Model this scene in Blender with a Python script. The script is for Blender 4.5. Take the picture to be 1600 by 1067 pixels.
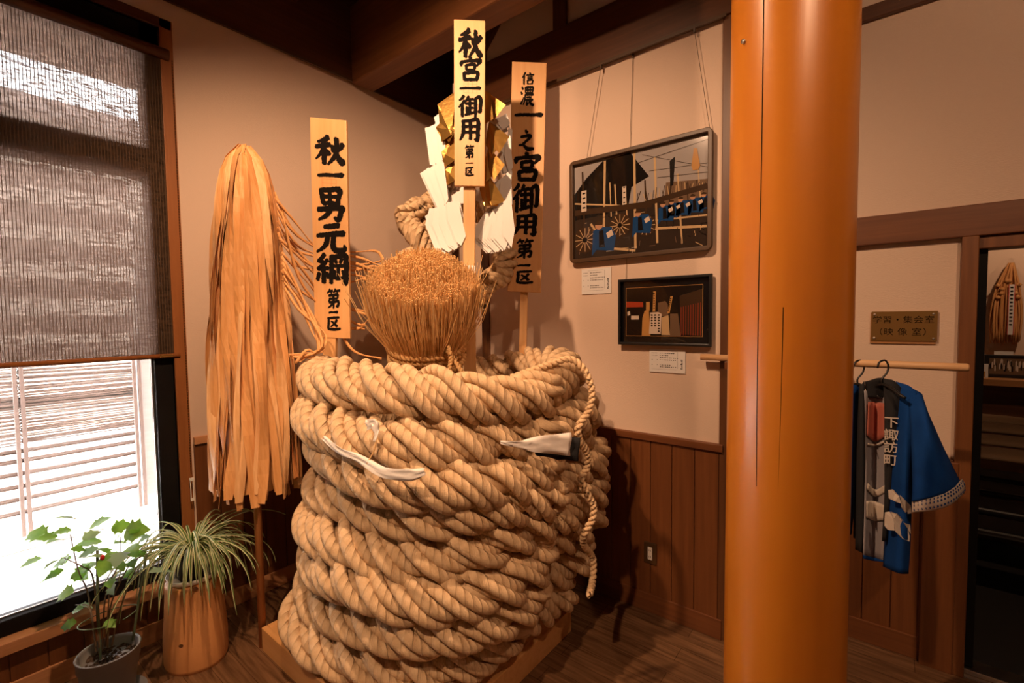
import bpy, math, random
import numpy as np
from mathutils import Vector

random.seed(7); rng = np.random.default_rng(7)
scn = bpy.context.scene
for o in list(bpy.data.objects): bpy.data.objects.remove(o)
COL = scn.collection

# ------------------------------------------------------------------ camera
H = 1.65; FPX = 726.0; TH = math.radians(38.7); PITCH = math.radians(2.8); ROLL = math.radians(-0.7)
CAM = np.array([2.555, -2.46, H])
_f0 = np.array([-math.sin(TH), math.cos(TH), 0]); _r = np.array([math.cos(TH), math.sin(TH), 0]); _up = np.array([0, 0, 1.0])
FW = _f0*math.cos(PITCH) - _up*math.sin(PITCH); _u = _up*math.cos(PITCH) + _f0*math.sin(PITCH)
RT = _r*math.cos(ROLL) + _u*math.sin(ROLL); UP = _u*math.cos(ROLL) - _r*math.sin(ROLL)
def ray(x, y): return FW + RT*(x-800)/FPX + UP*(533.5-y)/FPX
def at(x, y, d): return CAM + ray(x, y)*d
def onX(x, y, v): d = ray(x, y); return CAM + d*(v-CAM[0])/d[0]
def onY(x, y, v): d = ray(x, y); return CAM + d*(v-CAM[1])/d[1]
def onZ(x, y, v): d = ray(x, y); return CAM + d*(v-CAM[2])/d[2]
cd = bpy.data.cameras.new('camera'); cam = bpy.data.objects.new('camera', cd); COL.objects.link(cam)
cd.sensor_width = 36; cd.lens = 36*FPX/1600; cd.clip_start = 0.02
from mathutils import Matrix
cam.matrix_world = Matrix(((RT[0], UP[0], -FW[0], CAM[0]), (RT[1], UP[1], -FW[1], CAM[1]), (RT[2], UP[2], -FW[2], CAM[2]), (0, 0, 0, 1)))
scn.camera = cam

# ------------------------------------------------------------------ world, lamps, exposure
vs = scn.view_settings
scn.display_settings.display_device = 'sRGB'
vs.view_transform = 'Standard'; vs.look = 'None'; vs.gamma = 1; vs.exposure = 0.0; vs.use_curve_mapping = False
w = bpy.data.worlds.new('overcast_sky'); scn.world = w; w.use_nodes = True
bg = w.node_tree.nodes['Background']; bg.inputs[0].default_value = (0.93, 0.96, 1, 1); bg.inputs[1].default_value = 44.0
def spot(name, loc, target, power, col, angle, radius=0.035, blend=0.5):
    l = bpy.data.lights.new(name, 'SPOT'); l.energy = power; l.color = col; l.spot_size = math.radians(angle); l.spot_blend = blend; l.shadow_soft_size = radius
    o = bpy.data.objects.new(name, l); COL.objects.link(o); o.location = loc
    o.rotation_euler = (Vector(target)-Vector(loc)).to_track_quat('-Z', 'Y').to_euler(); return o
WARM = (1.0, 0.60, 0.35)
spot('spot_lamp_display', (1.30, -2.05, 3.43), (0.75, -0.75, 1.3), 225, WARM, 124, blend=.7)
spot('spot_lamp_front', (2.0, -3.1, 3.2), (0.85, -1.0, .75), 205, WARM, 46)
spot('spot_lamp_aisle', (3.5, -2.3, 3.4), (2.6, 0.2, 1.3), 95, WARM, 110)
pt = bpy.data.lights.new('daylight_portal', 'AREA'); pt.shape = 'RECTANGLE'; pt.size = 2.9; pt.size_y = 1.9; pt.cycles.is_portal = True
po = bpy.data.objects.new('daylight_portal', pt); COL.objects.link(po); po.location = (-0.6, -2.5, 1.7); po.rotation_euler = (0, -math.pi/2, 0)

# ------------------------------------------------------------------ materials
MATS = {}
def mat(name, col, rough=0.6, metal=0, spec=0.5, bump=None, var=None, emit=None, coat=0, sheen=0):
    m = bpy.data.materials.new(name); m.use_nodes = True; nt = m.node_tree; b = nt.nodes['Principled BSDF']
    b.inputs['Base Color'].default_value = (*col, 1); b.inputs['Roughness'].default_value = rough; b.inputs['Metallic'].default_value = metal
    b.inputs['Specular IOR Level'].default_value = spec; b.inputs['Coat Weight'].default_value = coat; b.inputs['Sheen Weight'].default_value = sheen
    if emit: b.inputs['Emission Color'].default_value = (*emit[0], 1); b.inputs['Emission Strength'].default_value = emit[1]
    N = nt.nodes; L = nt.links
    if bump or var:
        tc = N.new('ShaderNodeTexCoord')
    if var:      # (scale vec, colour2, contrast low, high)
        mp = N.new('ShaderNodeMapping'); mp.inputs['Scale'].default_value = var[0]; L.new(tc.outputs['Object'], mp.inputs[0])
        nz = N.new('ShaderNodeTexNoise'); nz.inputs['Scale'].default_value = 1; nz.inputs['Detail'].default_value = 5; nz.inputs['Roughness'].default_value = .6; L.new(mp.outputs[0], nz.inputs[0])
        cr = N.new('ShaderNodeValToRGB'); cr.color_ramp.elements[0].position = var[2]; cr.color_ramp.elements[1].position = var[3]
        cr.color_ramp.elements[0].color = (*col, 1); cr.color_ramp.elements[1].color = (*var[1], 1)
        L.new(nz.outputs[0], cr.inputs[0]); L.new(cr.outputs[0], b.inputs['Base Color'])
    if bump:     # (scale vec, strength, distance)
        mp = N.new('ShaderNodeMapping'); mp.inputs['Scale'].default_value = bump[0]; L.new(tc.outputs['Object'], mp.inputs[0])
        nz = N.new('ShaderNodeTexNoise'); nz.inputs['Scale'].default_value = 1; nz.inputs['Detail'].default_value = 4; L.new(mp.outputs[0], nz.inputs[0])
        bp = N.new('ShaderNodeBump'); bp.inputs['Strength'].default_value = bump[1]; bp.inputs['Distance'].default_value = bump[2]
        L.new(nz.outputs[0], bp.inputs['Height']); L.new(bp.outputs[0], b.inputs['Normal'])
    MATS[name] = m; return m
def wood(name, c1, c2, axis='z', rough=0.45, s=1.0, coat=0.0):
    sc = {'x': (2*s, 45*s, 45*s), 'y': (45*s, 2*s, 45*s), 'z': (45*s, 45*s, 2*s)}[axis]
    return mat(name, c1, rough, var=(sc, c2, .3, .72), bump=(tuple(4*v for v in sc), .12, .002), coat=coat)
plaster = mat('plaster', (.73, .56, .44), .9, bump=((90, 90, 420), .45, .003), spec=.2)
dkwood_x = wood('dark_wood_x', (.075, .025, .008), (.125, .045, .015), 'x')
beam_m = wood('cross_beam_wood', (.15, .052, .016), (.22, .085, .027), 'x')
dkwood_y = wood('dark_wood_y', (.07, .023, .007), (.12, .043, .014), 'y')
dkwood_z = wood('dark_wood_z', (.09, .032, .011), (.15, .06, .02), 'z')
wains_m = wood('wainscot_wood', (.135, .044, .012), (.20, .07, .02), 'z')
trim_zm = wood('trim_wood_z', (.27, .092, .024), (.36, .13, .036), 'z')
trim_ym = wood('trim_wood_y', (.50, .23, .10), (.64, .32, .15), 'y')
door_wm = wood('door_wood', (.15, .052, .015), (.23, .085, .025), 'z')
trim_xm = wood('trim_wood_x', (.13, .042, .013), (.20, .070, .022), 'x')
pillar_m = wood('pillar_wood', (.58, .182, .012), (.64, .215, .017), 'z', .34, .35, coat=.22)
board_m = wood('board_wood', (.70, .40, .17), (.64, .33, .12), 'z', .5, .8)
stakewood = wood('stake_wood', (.72, .42, .18), (.62, .33, .12), 'z', .5)
postwood = wood('post_wood', (.55, .24, .08), (.44, .17, .05), 'z', .5)
platform_m = wood('platform_wood', (.70, .38, .15), (.60, .30, .10), 'x', .45)
rod_m = wood('rod_wood', (.72, .46, .25), (.66, .38, .18), 'x', .4)
stump_m = wood('stump_wood', (.66, .32, .12), (.58, .25, .085), 'z', .5, .35)
def yarn(name, c1, c2, lobes, lay, dist, rough=.85):
    m = mat(name, c1, rough, var=((26, 26, 26), c2, .3, .7), spec=.12); nt = m.node_tree; N = nt.nodes; L = nt.links; b = N['Principled BSDF']
    at_ = N.new('ShaderNodeAttribute'); at_.attribute_name = 'yarn'; sp_ = N.new('ShaderNodeSeparateXYZ'); L.new(at_.outputs['Vector'], sp_.inputs[0])
    def M(op, a, bb=None):
        q = N.new('ShaderNodeMath'); q.operation = op
        for i, x in enumerate((a, bb)):
            if x is None: continue
            if isinstance(x, (int, float)): q.inputs[i].default_value = x
            else: L.new(x, q.inputs[i])
        return q.outputs[0]
    ang = M('ARCTAN2', sp_.outputs[1], sp_.outputs[0])
    ph = M('SUBTRACT', M('MULTIPLY', ang, lobes/2), M('MULTIPLY', sp_.outputs[2], math.pi*lobes/lay))
    hgt = M('POWER', M('ABSOLUTE', M('SINE', ph)), .6)
    fb = M('ABSOLUTE', M('SINE', M('SUBTRACT', M('MULTIPLY', ang, lobes*2.0), M('MULTIPLY', sp_.outputs[2], 4*math.pi*lobes/lay*1.15))))
    tc = N.new('ShaderNodeTexCoord'); nz = N.new('ShaderNodeTexNoise'); nz.inputs['Scale'].default_value = 420; nz.inputs['Detail'].default_value = 3; L.new(tc.outputs['Object'], nz.inputs[0])
    tot = M('ADD', hgt, M('ADD', M('MULTIPLY', nz.outputs[0], .45), M('MULTIPLY', fb, .10)))
    bp = N.new('ShaderNodeBump'); bp.inputs['Strength'].default_value = 1; bp.inputs['Distance'].default_value = dist; L.new(tot, bp.inputs['Height']); L.new(bp.outputs[0], b.inputs['Normal']); return m
rope_m = yarn('straw_rope', (.62, .42, .235), (.80, .59, .37), 3, .066, .0065)
thin_rope_m = yarn('thin_rope', (.64, .44, .25), (.74, .54, .33), 2, .022, .002)
straw_m = mat('cut_straw', (.66, .38, .14), .7, var=((30, 30, 30), (.86, .58, .28), .3, .7), spec=.25)
hemp2_m = mat('hemp_strip_light', (.84, .52, .26), .5, var=((60, 60, 6), (.70, .38, .15), .35, .7), bump=((160, 160, 12), .5, .003), spec=.3)
hemp_m = mat('hemp_strip', (.74, .39, .16), .55, var=((60, 60, 6), (.62, .29, .09), .35, .7), bump=((160, 160, 12), .5, .003), spec=.3)
paper_m = mat('white_paper', (.80, .78, .76), .8)
cloth_m = mat('white_cloth', (.82, .78, .74), .85, bump=((300, 300, 300), .3, .001))
gold_m = mat('gold_foil', (.60, .34, .09), .28, metal=.9, bump=((40, 40, 40), .4, .003))
ink_m = mat('black_ink', (.009, .007, .006), .9, spec=.08)
seal_m = mat('red_seal_ink', (.62, .22, .08), .6); redline_m = mat('red_border_ink', (.6, .06, .03), .6)
black_m = mat('black_paint', (.012, .011, .011), .35)
blackcloth_m = mat('black_cloth', (.012, .012, .014), .9)
alum_m = mat('dark_sash', (.006, .005, .005), .6, spec=.2)
brass_m = mat('brass_plate', (.34, .20, .06), .35, metal=.75)
steel_m = mat('steel', (.72, .70, .66), .3, metal=1)
frame_m = mat('bronze_frame', (.075, .036, .012), .45)
blue_m = mat('indigo_cotton', (.004, .040, .19), .9, spec=.15, var=((12, 12, 12), (.006, .052, .23), .3, .7), bump=((400, 400, 400), .25, .001))
grey_m = mat('grey_lining', (.30, .28, .30), .9, bump=((300, 300, 300), .3, .001))
offw_m = mat('undyed_cotton', (.62, .54, .46), .9)
redp_m = mat('faded_red_print', (.45, .13, .09), .85)
pot_grey = mat('grey_plastic', (.22, .215, .215), .5)
pot_black = mat('black_plastic', (.012, .012, .012), .45)
dish_m = mat('white_dish', (.86, .83, .78), .35)
soil_m = mat('soil', (.05, .03, .018), .95, bump=((160, 160, 160), 1, .012), var=((120, 120, 120), (.16, .10, .06), .45, .65))
leaf_m = mat('leaf_green', (.15, .34, .05), .42, var=((40, 40, 40), (.26, .46, .08), .35, .7))
leafy_m = mat('leaf_pale', (.24, .36, .22), .45)
leafd_m = mat('blade_green', (.12, .24, .05), .45)
cream_m = mat('blade_cream', (.72, .74, .50), .5)
for q_ in (leaf_m, leafy_m, leafd_m, cream_m):
    nt_ = q_.node_tree; pb_ = nt_.nodes['Principled BSDF']; tr_ = nt_.nodes.new('ShaderNodeBsdfTranslucent'); mx_ = nt_.nodes.new('ShaderNodeMixShader'); mx_.inputs[0].default_value = .38
    c_ = pb_.inputs['Base Color'].default_value; tr_.inputs[0].default_value = (min(1, c_[0]*1.6), min(1, c_[1]*1.5), c_[2]*.9, 1)
    nt_.links.new(pb_.outputs[0], mx_.inputs[1]); nt_.links.new(tr_.outputs[0], mx_.inputs[2]); nt_.links.new(mx_.outputs[0], nt_.nodes['Material Output'].inputs[0])
stem_m = mat('plant_stem', (.16, .10, .05), .7)
stake_m = mat('green_stake', (.10, .14, .07), .6)
red_m = mat('red_bud', (.7, .02, .02), .5)
fence_m = mat('bamboo_reed', (.18, .125, .10), .7, var=((30, 3, 60), (.25, .18, .15), .3, .7))
fencepost_m = mat('fence_post', (.20, .135, .11), .7)
rail_m = mat('grey_rail', (.22, .195, .17), .8, var=((50, 4, 50), (.17, .15, .13), .3, .7))
gravel_m = mat('white_gravel', (.88, .87, .84), .9, var=((45, 45, 45), (.66, .63, .59), .35, .7), bump=((60, 60, 60), 1, .03))
concrete_m = mat('concrete', (.62, .60, .56), .9)
siding_m = mat('neighbour_siding', (.24, .19, .15), .9)
roofm = mat('neighbour_roof', (.16, .13, .12), .9)
carpet_m = mat('dark_carpet', (.030, .026, .024), .95)
chair_m = mat('chair_upholstery', (.20, .12, .06), .8)
shelf_m = wood('shelf_wood', (.45, .22, .08), (.36, .16, .05), 'x', .5)
poly_m = mat('clear_plastic', (.9, .9, .9), .12)
def floor_mat():
    m = bpy.data.materials.new('floor_planks'); m.use_nodes = True; nt = m.node_tree; N = nt.nodes; L = nt.links; b = N['Principled BSDF']
    tc = N.new('ShaderNodeTexCoord')
    br = N.new('ShaderNodeTexBrick'); br.inputs['Color1'].default_value = (.135, .072, .036, 1); br.inputs['Color2'].default_value = (.20, .11, .056, 1); br.inputs['Mortar'].default_value = (.06, .03, .015, 1)
    br.inputs['Scale'].default_value = 1; br.inputs['Mortar Size'].default_value = .0012; br.inputs['Brick Width'].default_value = .9; br.inputs['Row Height'].default_value = .10
    L.new(tc.outputs['Object'], br.inputs[0])
    mp = N.new('ShaderNodeMapping'); mp.inputs['Scale'].default_value = (4, 50, 1); L.new(tc.outputs['Object'], mp.inputs[0])
    nz = N.new('ShaderNodeTexNoise'); nz.inputs['Scale'].default_value = 1; nz.inputs['Detail'].default_value = 6; L.new(mp.outputs[0], nz.inputs[0])
    cr = N.new('ShaderNodeValToRGB'); cr.color_ramp.elements[0].color = (.55, .5, .45, 1); cr.color_ramp.elements[1].color = (1.35, 1.3, 1.25, 1); cr.color_ramp.elements[0].position = .3; cr.color_ramp.elements[1].position = .7
    L.new(nz.outputs[0], cr.inputs[0])
    mx = N.new('ShaderNodeMix'); mx.data_type = 'RGBA'; mx.blend_type = 'MULTIPLY'; mx.inputs[0].default_value = 1
    L.new(br.outputs[0], mx.inputs[6]); L.new(cr.outputs[0], mx.inputs[7]); L.new(mx.outputs[2], b.inputs['Base Color'])
    b.inputs['Roughness'].default_value = .27
    bp = N.new('ShaderNodeBump'); bp.inputs['Strength'].default_value = .15; bp.inputs['Distance'].default_value = .002; L.new(nz.outputs[0], bp.inputs['Height']); L.new(bp.outputs[0], b.inputs['Normal'])
    return m
floor_m = floor_mat()
def glass_mat():
    m = bpy.data.materials.new('window_glass'); m.use_nodes = True; nt = m.node_tree; N = nt.nodes; L = nt.links; N.remove(N['Principled BSDF'])
    t = N.new('ShaderNodeBsdfTransparent'); g = N.new('ShaderNodeBsdfGlossy'); g.inputs['Roughness'].default_value = .02
    fr = N.new('ShaderNodeFresnel'); fr.inputs[0].default_value = 1.45; mx = N.new('ShaderNodeMixShader')
    L.new(fr.outputs[0], mx.inputs[0]); L.new(t.outputs[0], mx.inputs[1]); L.new(g.outputs[0], mx.inputs[2]); L.new(mx.outputs[0], N['Material Output'].inputs[0]); return m
glass_m = glass_mat()
def blind_mat():
    m = bpy.data.materials.new('woven_reed'); m.use_nodes = True; nt = m.node_tree; N = nt.nodes; L = nt.links; N.remove(N['Principled BSDF'])
    tc = N.new('ShaderNodeTexCoord')
    d = N.new('ShaderNodeBsdfDiffuse'); d.inputs[0].default_value = (.11, .07, .045, 1)
    tl = N.new('ShaderNodeBsdfTranslucent'); tl.inputs[0].default_value = (.165, .112, .088, 1)
    ms = N.new('ShaderNodeMixShader'); ms.inputs[0].default_value = .6; L.new(d.outputs[0], ms.inputs[1]); L.new(tl.outputs[0], ms.inputs[2])
    mp = N.new('ShaderNodeMapping'); mp.inputs['Scale'].default_value = (1, 26, 190); L.new(tc.outputs['Object'], mp.inputs[0])
    nz = N.new('ShaderNodeTexNoise'); nz.inputs['Scale'].default_value = 1; nz.inputs['Detail'].default_value = 3; L.new(mp.outputs[0], nz.inputs[0])
    cr = N.new('ShaderNodeValToRGB'); cr.color_ramp.elements[0].position = .38; cr.color_ramp.elements[1].position = .60; cr.color_ramp.elements[0].color = (.0, .0, .0, 1); cr.color_ramp.elements[1].color = (.050, .050, .050, 1)
    L.new(nz.outputs[0], cr.inputs[0])
    sx = N.new('ShaderNodeSeparateXYZ'); L.new(tc.outputs['Object'], sx.inputs[0])
    mu = N.new('ShaderNodeMath'); mu.operation = 'MULTIPLY'; mu.inputs[1].default_value = 85.0; L.new(sx.outputs[1], mu.inputs[0])
    fr = N.new('ShaderNodeMath'); fr.operation = 'FRACT'; L.new(mu.outputs[0], fr.inputs[0])
    gt = N.new('ShaderNodeMath'); gt.operation = 'GREATER_THAN'; gt.inputs[1].default_value = .22; L.new(fr.outputs[0], gt.inputs[0])
    n2 = N.new('ShaderNodeMapRange'); n2.inputs[1].default_value = .3; n2.inputs[2].default_value = .7; n2.inputs[3].default_value = .25; n2.inputs[4].default_value = .85; L.new(nz.outputs[0], n2.inputs[0]); m2 = N.new('ShaderNodeMath'); m2.operation = 'MULTIPLY'; L.new(gt.outputs[0], m2.inputs[0]); L.new(n2.outputs[0], m2.inputs[1]); L.new(m2.outputs[0], ms.inputs[0])
    mm = N.new('ShaderNodeMath'); mm.operation = 'MULTIPLY'; L.new(gt.outputs[0], mm.inputs[0]); L.new(cr.outputs[0], mm.inputs[1])
    t = N.new('ShaderNodeBsdfTransparent'); mx = N.new('ShaderNodeMixShader')
    L.new(mm.outputs[0], mx.inputs[0]); L.new(ms.outputs[0], mx.inputs[1]); L.new(t.outputs[0], mx.inputs[2]); L.new(mx.outputs[0], N['Material Output'].inputs[0]); return m
blind_m = blind_mat()
def film_mat():
    m = bpy.data.materials.new('clear_film'); m.use_nodes = True; nt = m.node_tree; N = nt.nodes; L = nt.links; N.remove(N['Principled BSDF'])
    t = N.new('ShaderNodeBsdfTransparent'); g = N.new('ShaderNodeBsdfGlossy'); g.inputs['Roughness'].default_value = .08; mx = N.new('ShaderNodeMixShader'); mx.inputs[0].default_value = .12
    L.new(t.outputs[0], mx.inputs[1]); L.new(g.outputs[0], mx.inputs[2]); L.new(mx.outputs[0], N['Material Output'].inputs[0]); return m
film_m = film_mat()

# ------------------------------------------------------------------ mesh helpers
class MB:
    def __init__(s): s.v = []; s.f = []; s.m = []; s.n = 0; s.mats = []
    def mi(s, m):
        if m is None: return 0
        if m not in s.mats: s.mats.append(m)
        return s.mats.index(m)
    def add(s, v, f, m=None):
        v = np.asarray(v, float); k = s.mi(m); s.v.append(v)
        for q in f: s.f.append(tuple(int(i)+s.n for i in q)); s.m.append(k)
        s.n += len(v)
    def box(s, lo, hi, m=None):
        x0, y0, z0 = lo; x1, y1, z1 = hi
        s.add([(x0,y0,z0),(x1,y0,z0),(x1,y1,z0),(x0,y1,z0),(x0,y0,z1),(x1,y0,z1),(x1,y1,z1),(x0,y1,z1)],
              [(0,3,2,1),(4,5,6,7),(0,1,5,4),(1,2,6,5),(2,3,7,6),(3,0,4,7)], m); return s
    def obox(s, o, ax, ay, az, m=None):   # corner o, three edge vectors
        o, ax, ay, az = map(np.asarray, (o, ax, ay, az))
        v = [o, o+ax, o+ax+ay, o+ay, o+az, o+ax+az, o+ax+ay+az, o+ay+az]
        s.add(v, [(0,3,2,1),(4,5,6,7),(0,1,5,4),(1,2,6,5),(2,3,7,6),(3,0,4,7)], m); return s
    def tube(s, pts, r, n=8, m=None, caps=True):
        pts = np.asarray(pts, float); k = len(pts); r = np.broadcast_to(np.asarray(r, float), (k,))
        T = np.gradient(pts, axis=0); T /= np.linalg.norm(T, axis=1)[:, None]+1e-12
        a = np.array([0, 0, 1.]) if abs(T[0][2]) < .9 else np.array([1., 0, 0])
        N = np.cross(T[0], a); N /= np.linalg.norm(N); V = []
        th = np.linspace(0, 2*math.pi, n, endpoint=False)
        for i in range(k):
            N = N - T[i]*N.dot(T[i]); N /= np.linalg.norm(N)+1e-12; B = np.cross(T[i], N)
            V.append(pts[i] + r[i]*(np.cos(th)[:, None]*N + np.sin(th)[:, None]*B))
        F = [(i*n+j, i*n+(j+1) % n, (i+1)*n+(j+1) % n, (i+1)*n+j) for i in range(k-1) for j in range(n)]
        if caps: F += [tuple(range(n-1, -1, -1)), tuple((k-1)*n+j for j in range(n))]
        s.add(np.concatenate(V), F, m); return s
    def lathe(s, prof, n=32, c=(0, 0, 0), m=None, sx=1, sy=1, wob=None):
        V = []; th = np.linspace(0, 2*math.pi, n, endpoint=False)
        for (r, z) in prof:
            rr = r*(1 if wob is None else wob(th, z))
            V.append(np.stack([c[0]+sx*rr*np.cos(th), c[1]+sy*rr*np.sin(th), np.full(n, c[2]+z)], 1))
        k = len(prof); F = [(i*n+j, i*n+(j+1) % n, (i+1)*n+(j+1) % n, (i+1)*n+j) for i in range(k-1) for j in range(n)]
        F += [tuple(range(n-1, -1, -1)), tuple((k-1)*n+j for j in range(n))]
        s.add(np.concatenate(V), F, m); return s
    def grid(s, P, m=None):               # P: (a,b,3) array
        P = np.asarray(P, float); a, b = P.shape[:2]
        F = [(i*b+j, i*b+j+1, (i+1)*b+j+1, (i+1)*b+j) for i in range(a-1) for j in range(b-1)]
        s.add(P.reshape(-1, 3), F, m); return s
    def prism(s, poly, off, m=None):      # planar polygon (k,3), extruded by vector off
        poly = np.asarray(poly, float); k = len(poly); off = np.asarray(off, float)
        s.add(np.concatenate([poly, poly+off]), [tuple(range(k-1, -1, -1)), tuple(range(k, 2*k))]+[(i, (i+1) % k, k+(i+1) % k, k+i) for i in range(k)], m); return s
    def build(s, name, m=None, parent=None, smooth=False, bevel=0, solid=0, subsurf=0, fix=True):
        me = bpy.data.meshes.new(name); me.from_pydata(np.concatenate(s.v).tolist(), [], s.f)
        mats = s.mats or [m]
        for q in mats: me.materials.append(q)
        if len(mats) > 1: me.polygons.foreach_set('material_index', s.m)
        if smooth: me.polygons.foreach_set('use_smooth', [True]*len(me.polygons))
        me.update(); o = bpy.data.objects.new(name, me); COL.objects.link(o)
        if solid:
            q = o.modifiers.new('solid', 'SOLIDIFY'); q.thickness = solid; q.offset = 0
        if subsurf:
            q = o.modifiers.new('sub', 'SUBSURF'); q.levels = subsurf; q.render_levels = subsurf
        if bevel:
            q = o.modifiers.new('bevel', 'BEVEL'); q.width = bevel; q.segments = 2; q.limit_method = 'ANGLE'; q.angle_limit = .7
        if parent is not None:
            o.parent = parent; o.matrix_parent_inverse = Matrix.Translation(-Vector(parent.location)) if parent.type == 'EMPTY' else Matrix.Identity(4)
        return o
def tag(o, label, cat, group=None):
    o['label'] = label; o['category'] = cat
    if group: o['group'] = group
    return o
def thing(name, label, cat, loc=(0, 0, 0), group=None):
    o = bpy.data.objects.new(name, None); COL.objects.link(o); o.location = tuple(float(v) for v in loc); o.empty_display_size = .1
    return tag(o, label, cat, group)
def struct(o): o['kind'] = 'structure'; return o
def sub(child, parent):                  # a sub-part under a mesh part (all meshes are in world space below their Empty)
    child.parent = parent; child.matrix_parent_inverse = Matrix.Identity(4)
    root = parent
    child.matrix_parent_inverse = (Matrix.Translation(Vector(parent.parent.location)) @ parent.matrix_parent_inverse).inverted() if parent.parent else Matrix.Identity(4)
    return child
def spline(pts, n):
    P = np.asarray(pts, float); k = len(P)
    if k == 2: t = np.linspace(0, 1, n)[:, None]; return P[0]*(1-t)+P[1]*t
    Q = np.concatenate([[2*P[0]-P[1]], P, [2*P[-1]-P[-2]]]); out = []
    for u in np.linspace(0, k-1-1e-9, n):
        i = int(u); t = u-i; a, b, c, d = Q[i:i+4]
        out.append(.5*((2*b)+(-a+c)*t+(2*a-5*b+4*c-d)*t*t+(-a+3*b-3*c+d)*t**3))
    return np.array(out)
def unit(v): v = np.asarray(v, float); return v/np.linalg.norm(v)
def text_mesh(body, size, origin, right, up, m, name, parent=None, depth=.0006, offset=0.0, align='CENTER', sub_of=None, spacing=1.0):
    cu = bpy.data.curves.new(name, 'FONT'); cu.body = body; cu.size = size; cu.extrude = depth; cu.offset = offset; cu.align_x = align; cu.align_y = 'CENTER'; cu.space_character = spacing
    t = bpy.data.objects.new(name, cu); COL.objects.link(t)
    dg = bpy.context.evaluated_depsgraph_get(); me = bpy.data.meshes.new_from_object(t.evaluated_get(dg)); me.materials.clear(); me.materials.append(m)
    COL.objects.unlink(t); bpy.data.objects.remove(t)
    right = unit(right); up = unit(np.asarray(up) - right*np.dot(right, up)); nn = np.cross(right, up)
    M = Matrix(((right[0], up[0], nn[0], origin[0]), (right[1], up[1], nn[1], origin[1]), (right[2], up[2], nn[2], origin[2]), (0, 0, 0, 1)))
    me.transform(M); o = bpy.data.objects.new(name, me); COL.objects.link(o)
    if parent is not None: o.parent = parent; o.matrix_parent_inverse = Matrix.Translation(-Vector(parent.location)) if parent.type == 'EMPTY' else Matrix.Identity(4)
    return o

# ------------------------------------------------------------------ the room
XL = -.38; YR = .43; YP = 0.0; PX0, PX1 = .36, 1.94
struct(MB().box((-.38, -5.2, -.06), (6, .53, 0)).build('floor', floor_m))
struct(MB().box((-.5, -5.2, 4.05), (6, .6, 4.15)).build('ceiling', dkwood_x))
WY1, WZ0, WZ1, WY0 = -1.665, .30, 3.16, -4.2      # window opening in the left wall
b = MB(); b.box((XL-.12, WY1, 0), (XL, YR+.1, 4.05)); b.box((XL-.12, -5.2, 0), (XL, WY1, WZ0-.02)); b.box((XL-.12, -5.2, WZ1), (XL, WY1, 4.05)); b.box((XL-.12, -5.2, WZ0), (XL, WY0, WZ1))
struct(b.build('wall_left', plaster))
b = MB(); b.box((XL, YR, 0), (2.86, YR+.1, 4.05)); b.box((2.86, YR, 1.96), (6, YR+.1, 4.05)); b.box((3.85, YR, 0), (6, YR+.1, 1.96))
struct(b.build('wall_back', plaster))
struct(MB().box((PX0+.02, YP, 0), (PX1-.02, YR, 4.05)).build('wall_display', plaster))
struct(MB().box((6, -5.2, 0), (6.1, .53, 4.05)).build('wall_right', plaster))
struct(MB().box((-.5, -5.3, 0), (6.1, -5.2, 4.05)).build('wall_front', plaster))

def planks(b, p0, p1, z0, z1, nrm, width, th=.014, gap=.004):
    p0 = np.array([*p0, 0.]); p1 = np.array([*p1, 0.]); d = p1-p0; Ln = np.linalg.norm(d); d /= Ln; k = max(1, round(Ln/width)); wd = Ln/k
    nv = np.array([*nrm, 0.])*th
    b.obox(p0+[0, 0, z0], d*Ln, nv*.4, (0, 0, z1-z0))
    for i in range(k):
        b.obox(p0+d*(i*wd+gap/2)+[0, 0, z0], d*(wd-gap), nv, (0, 0, z1-z0))
b = MB(); planks(b, (XL, WY1+.07), (XL, YR), .1, .99, (1, 0), .118); planks(b, (XL, -4.6), (XL, WY1+.07), .1, .25, (1, 0), .118); struct(b.build('trim_1', wains_m, bevel=.002))
b = MB(); planks(b, (PX0+.02, YP), (PX1-.02, YP), .1, .975, (0, -1), .118); struct(b.build('trim_2', wains_m, bevel=.002))
b = MB(); planks(b, (PX1, YR), (2.83, YR), .1, .95, (0, -1), .118); struct(b.build('trim_3', wains_m, bevel=.002))
struct(MB().box((XL, WY1+.07, .985), (XL+.025, YR, 1.026)).build('trim_4', trim_ym, bevel=.003))
struct(MB().box((PX0, YP-.028, .97), (PX1, YP, 1.008)).build('trim_5', trim_xm, bevel=.003))
struct(MB().box((PX1, YR-.028, .945), (2.83, YR, .985)).build('trim_6', trim_xm, bevel=.003))
struct(MB().box((XL, -5, 0), (XL+.022, YR, .102)).build('baseboard_left', trim_ym, bevel=.003))
struct(MB().box((PX0, YP-.022, 0), (PX1, YP, .105)).build('baseboard_display', trim_xm, bevel=.003))
struct(MB().box((PX1, YR-.022, 0), (2.83, YR, .11)).build('baseboard_back', trim_xm, bevel=.003))
# corner and partition posts
b = MB(); b.box((PX0-.04, YP-.012, 0), (PX0+.03, YR, 4.05)); struct(b.build('trim_7', dkwood_z, bevel=.003))
b = MB(); b.box((PX1-.02, YP-.015, 0), (PX1+.05, YR, 4.05)); struct(b.build('trim_8', dkwood_z, bevel=.003))
struct(MB().box((XL, YR-.05, 0), (XL+.05, YR, 4.05)).build('trim_9', dkwood_z, bevel=.003))
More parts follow.
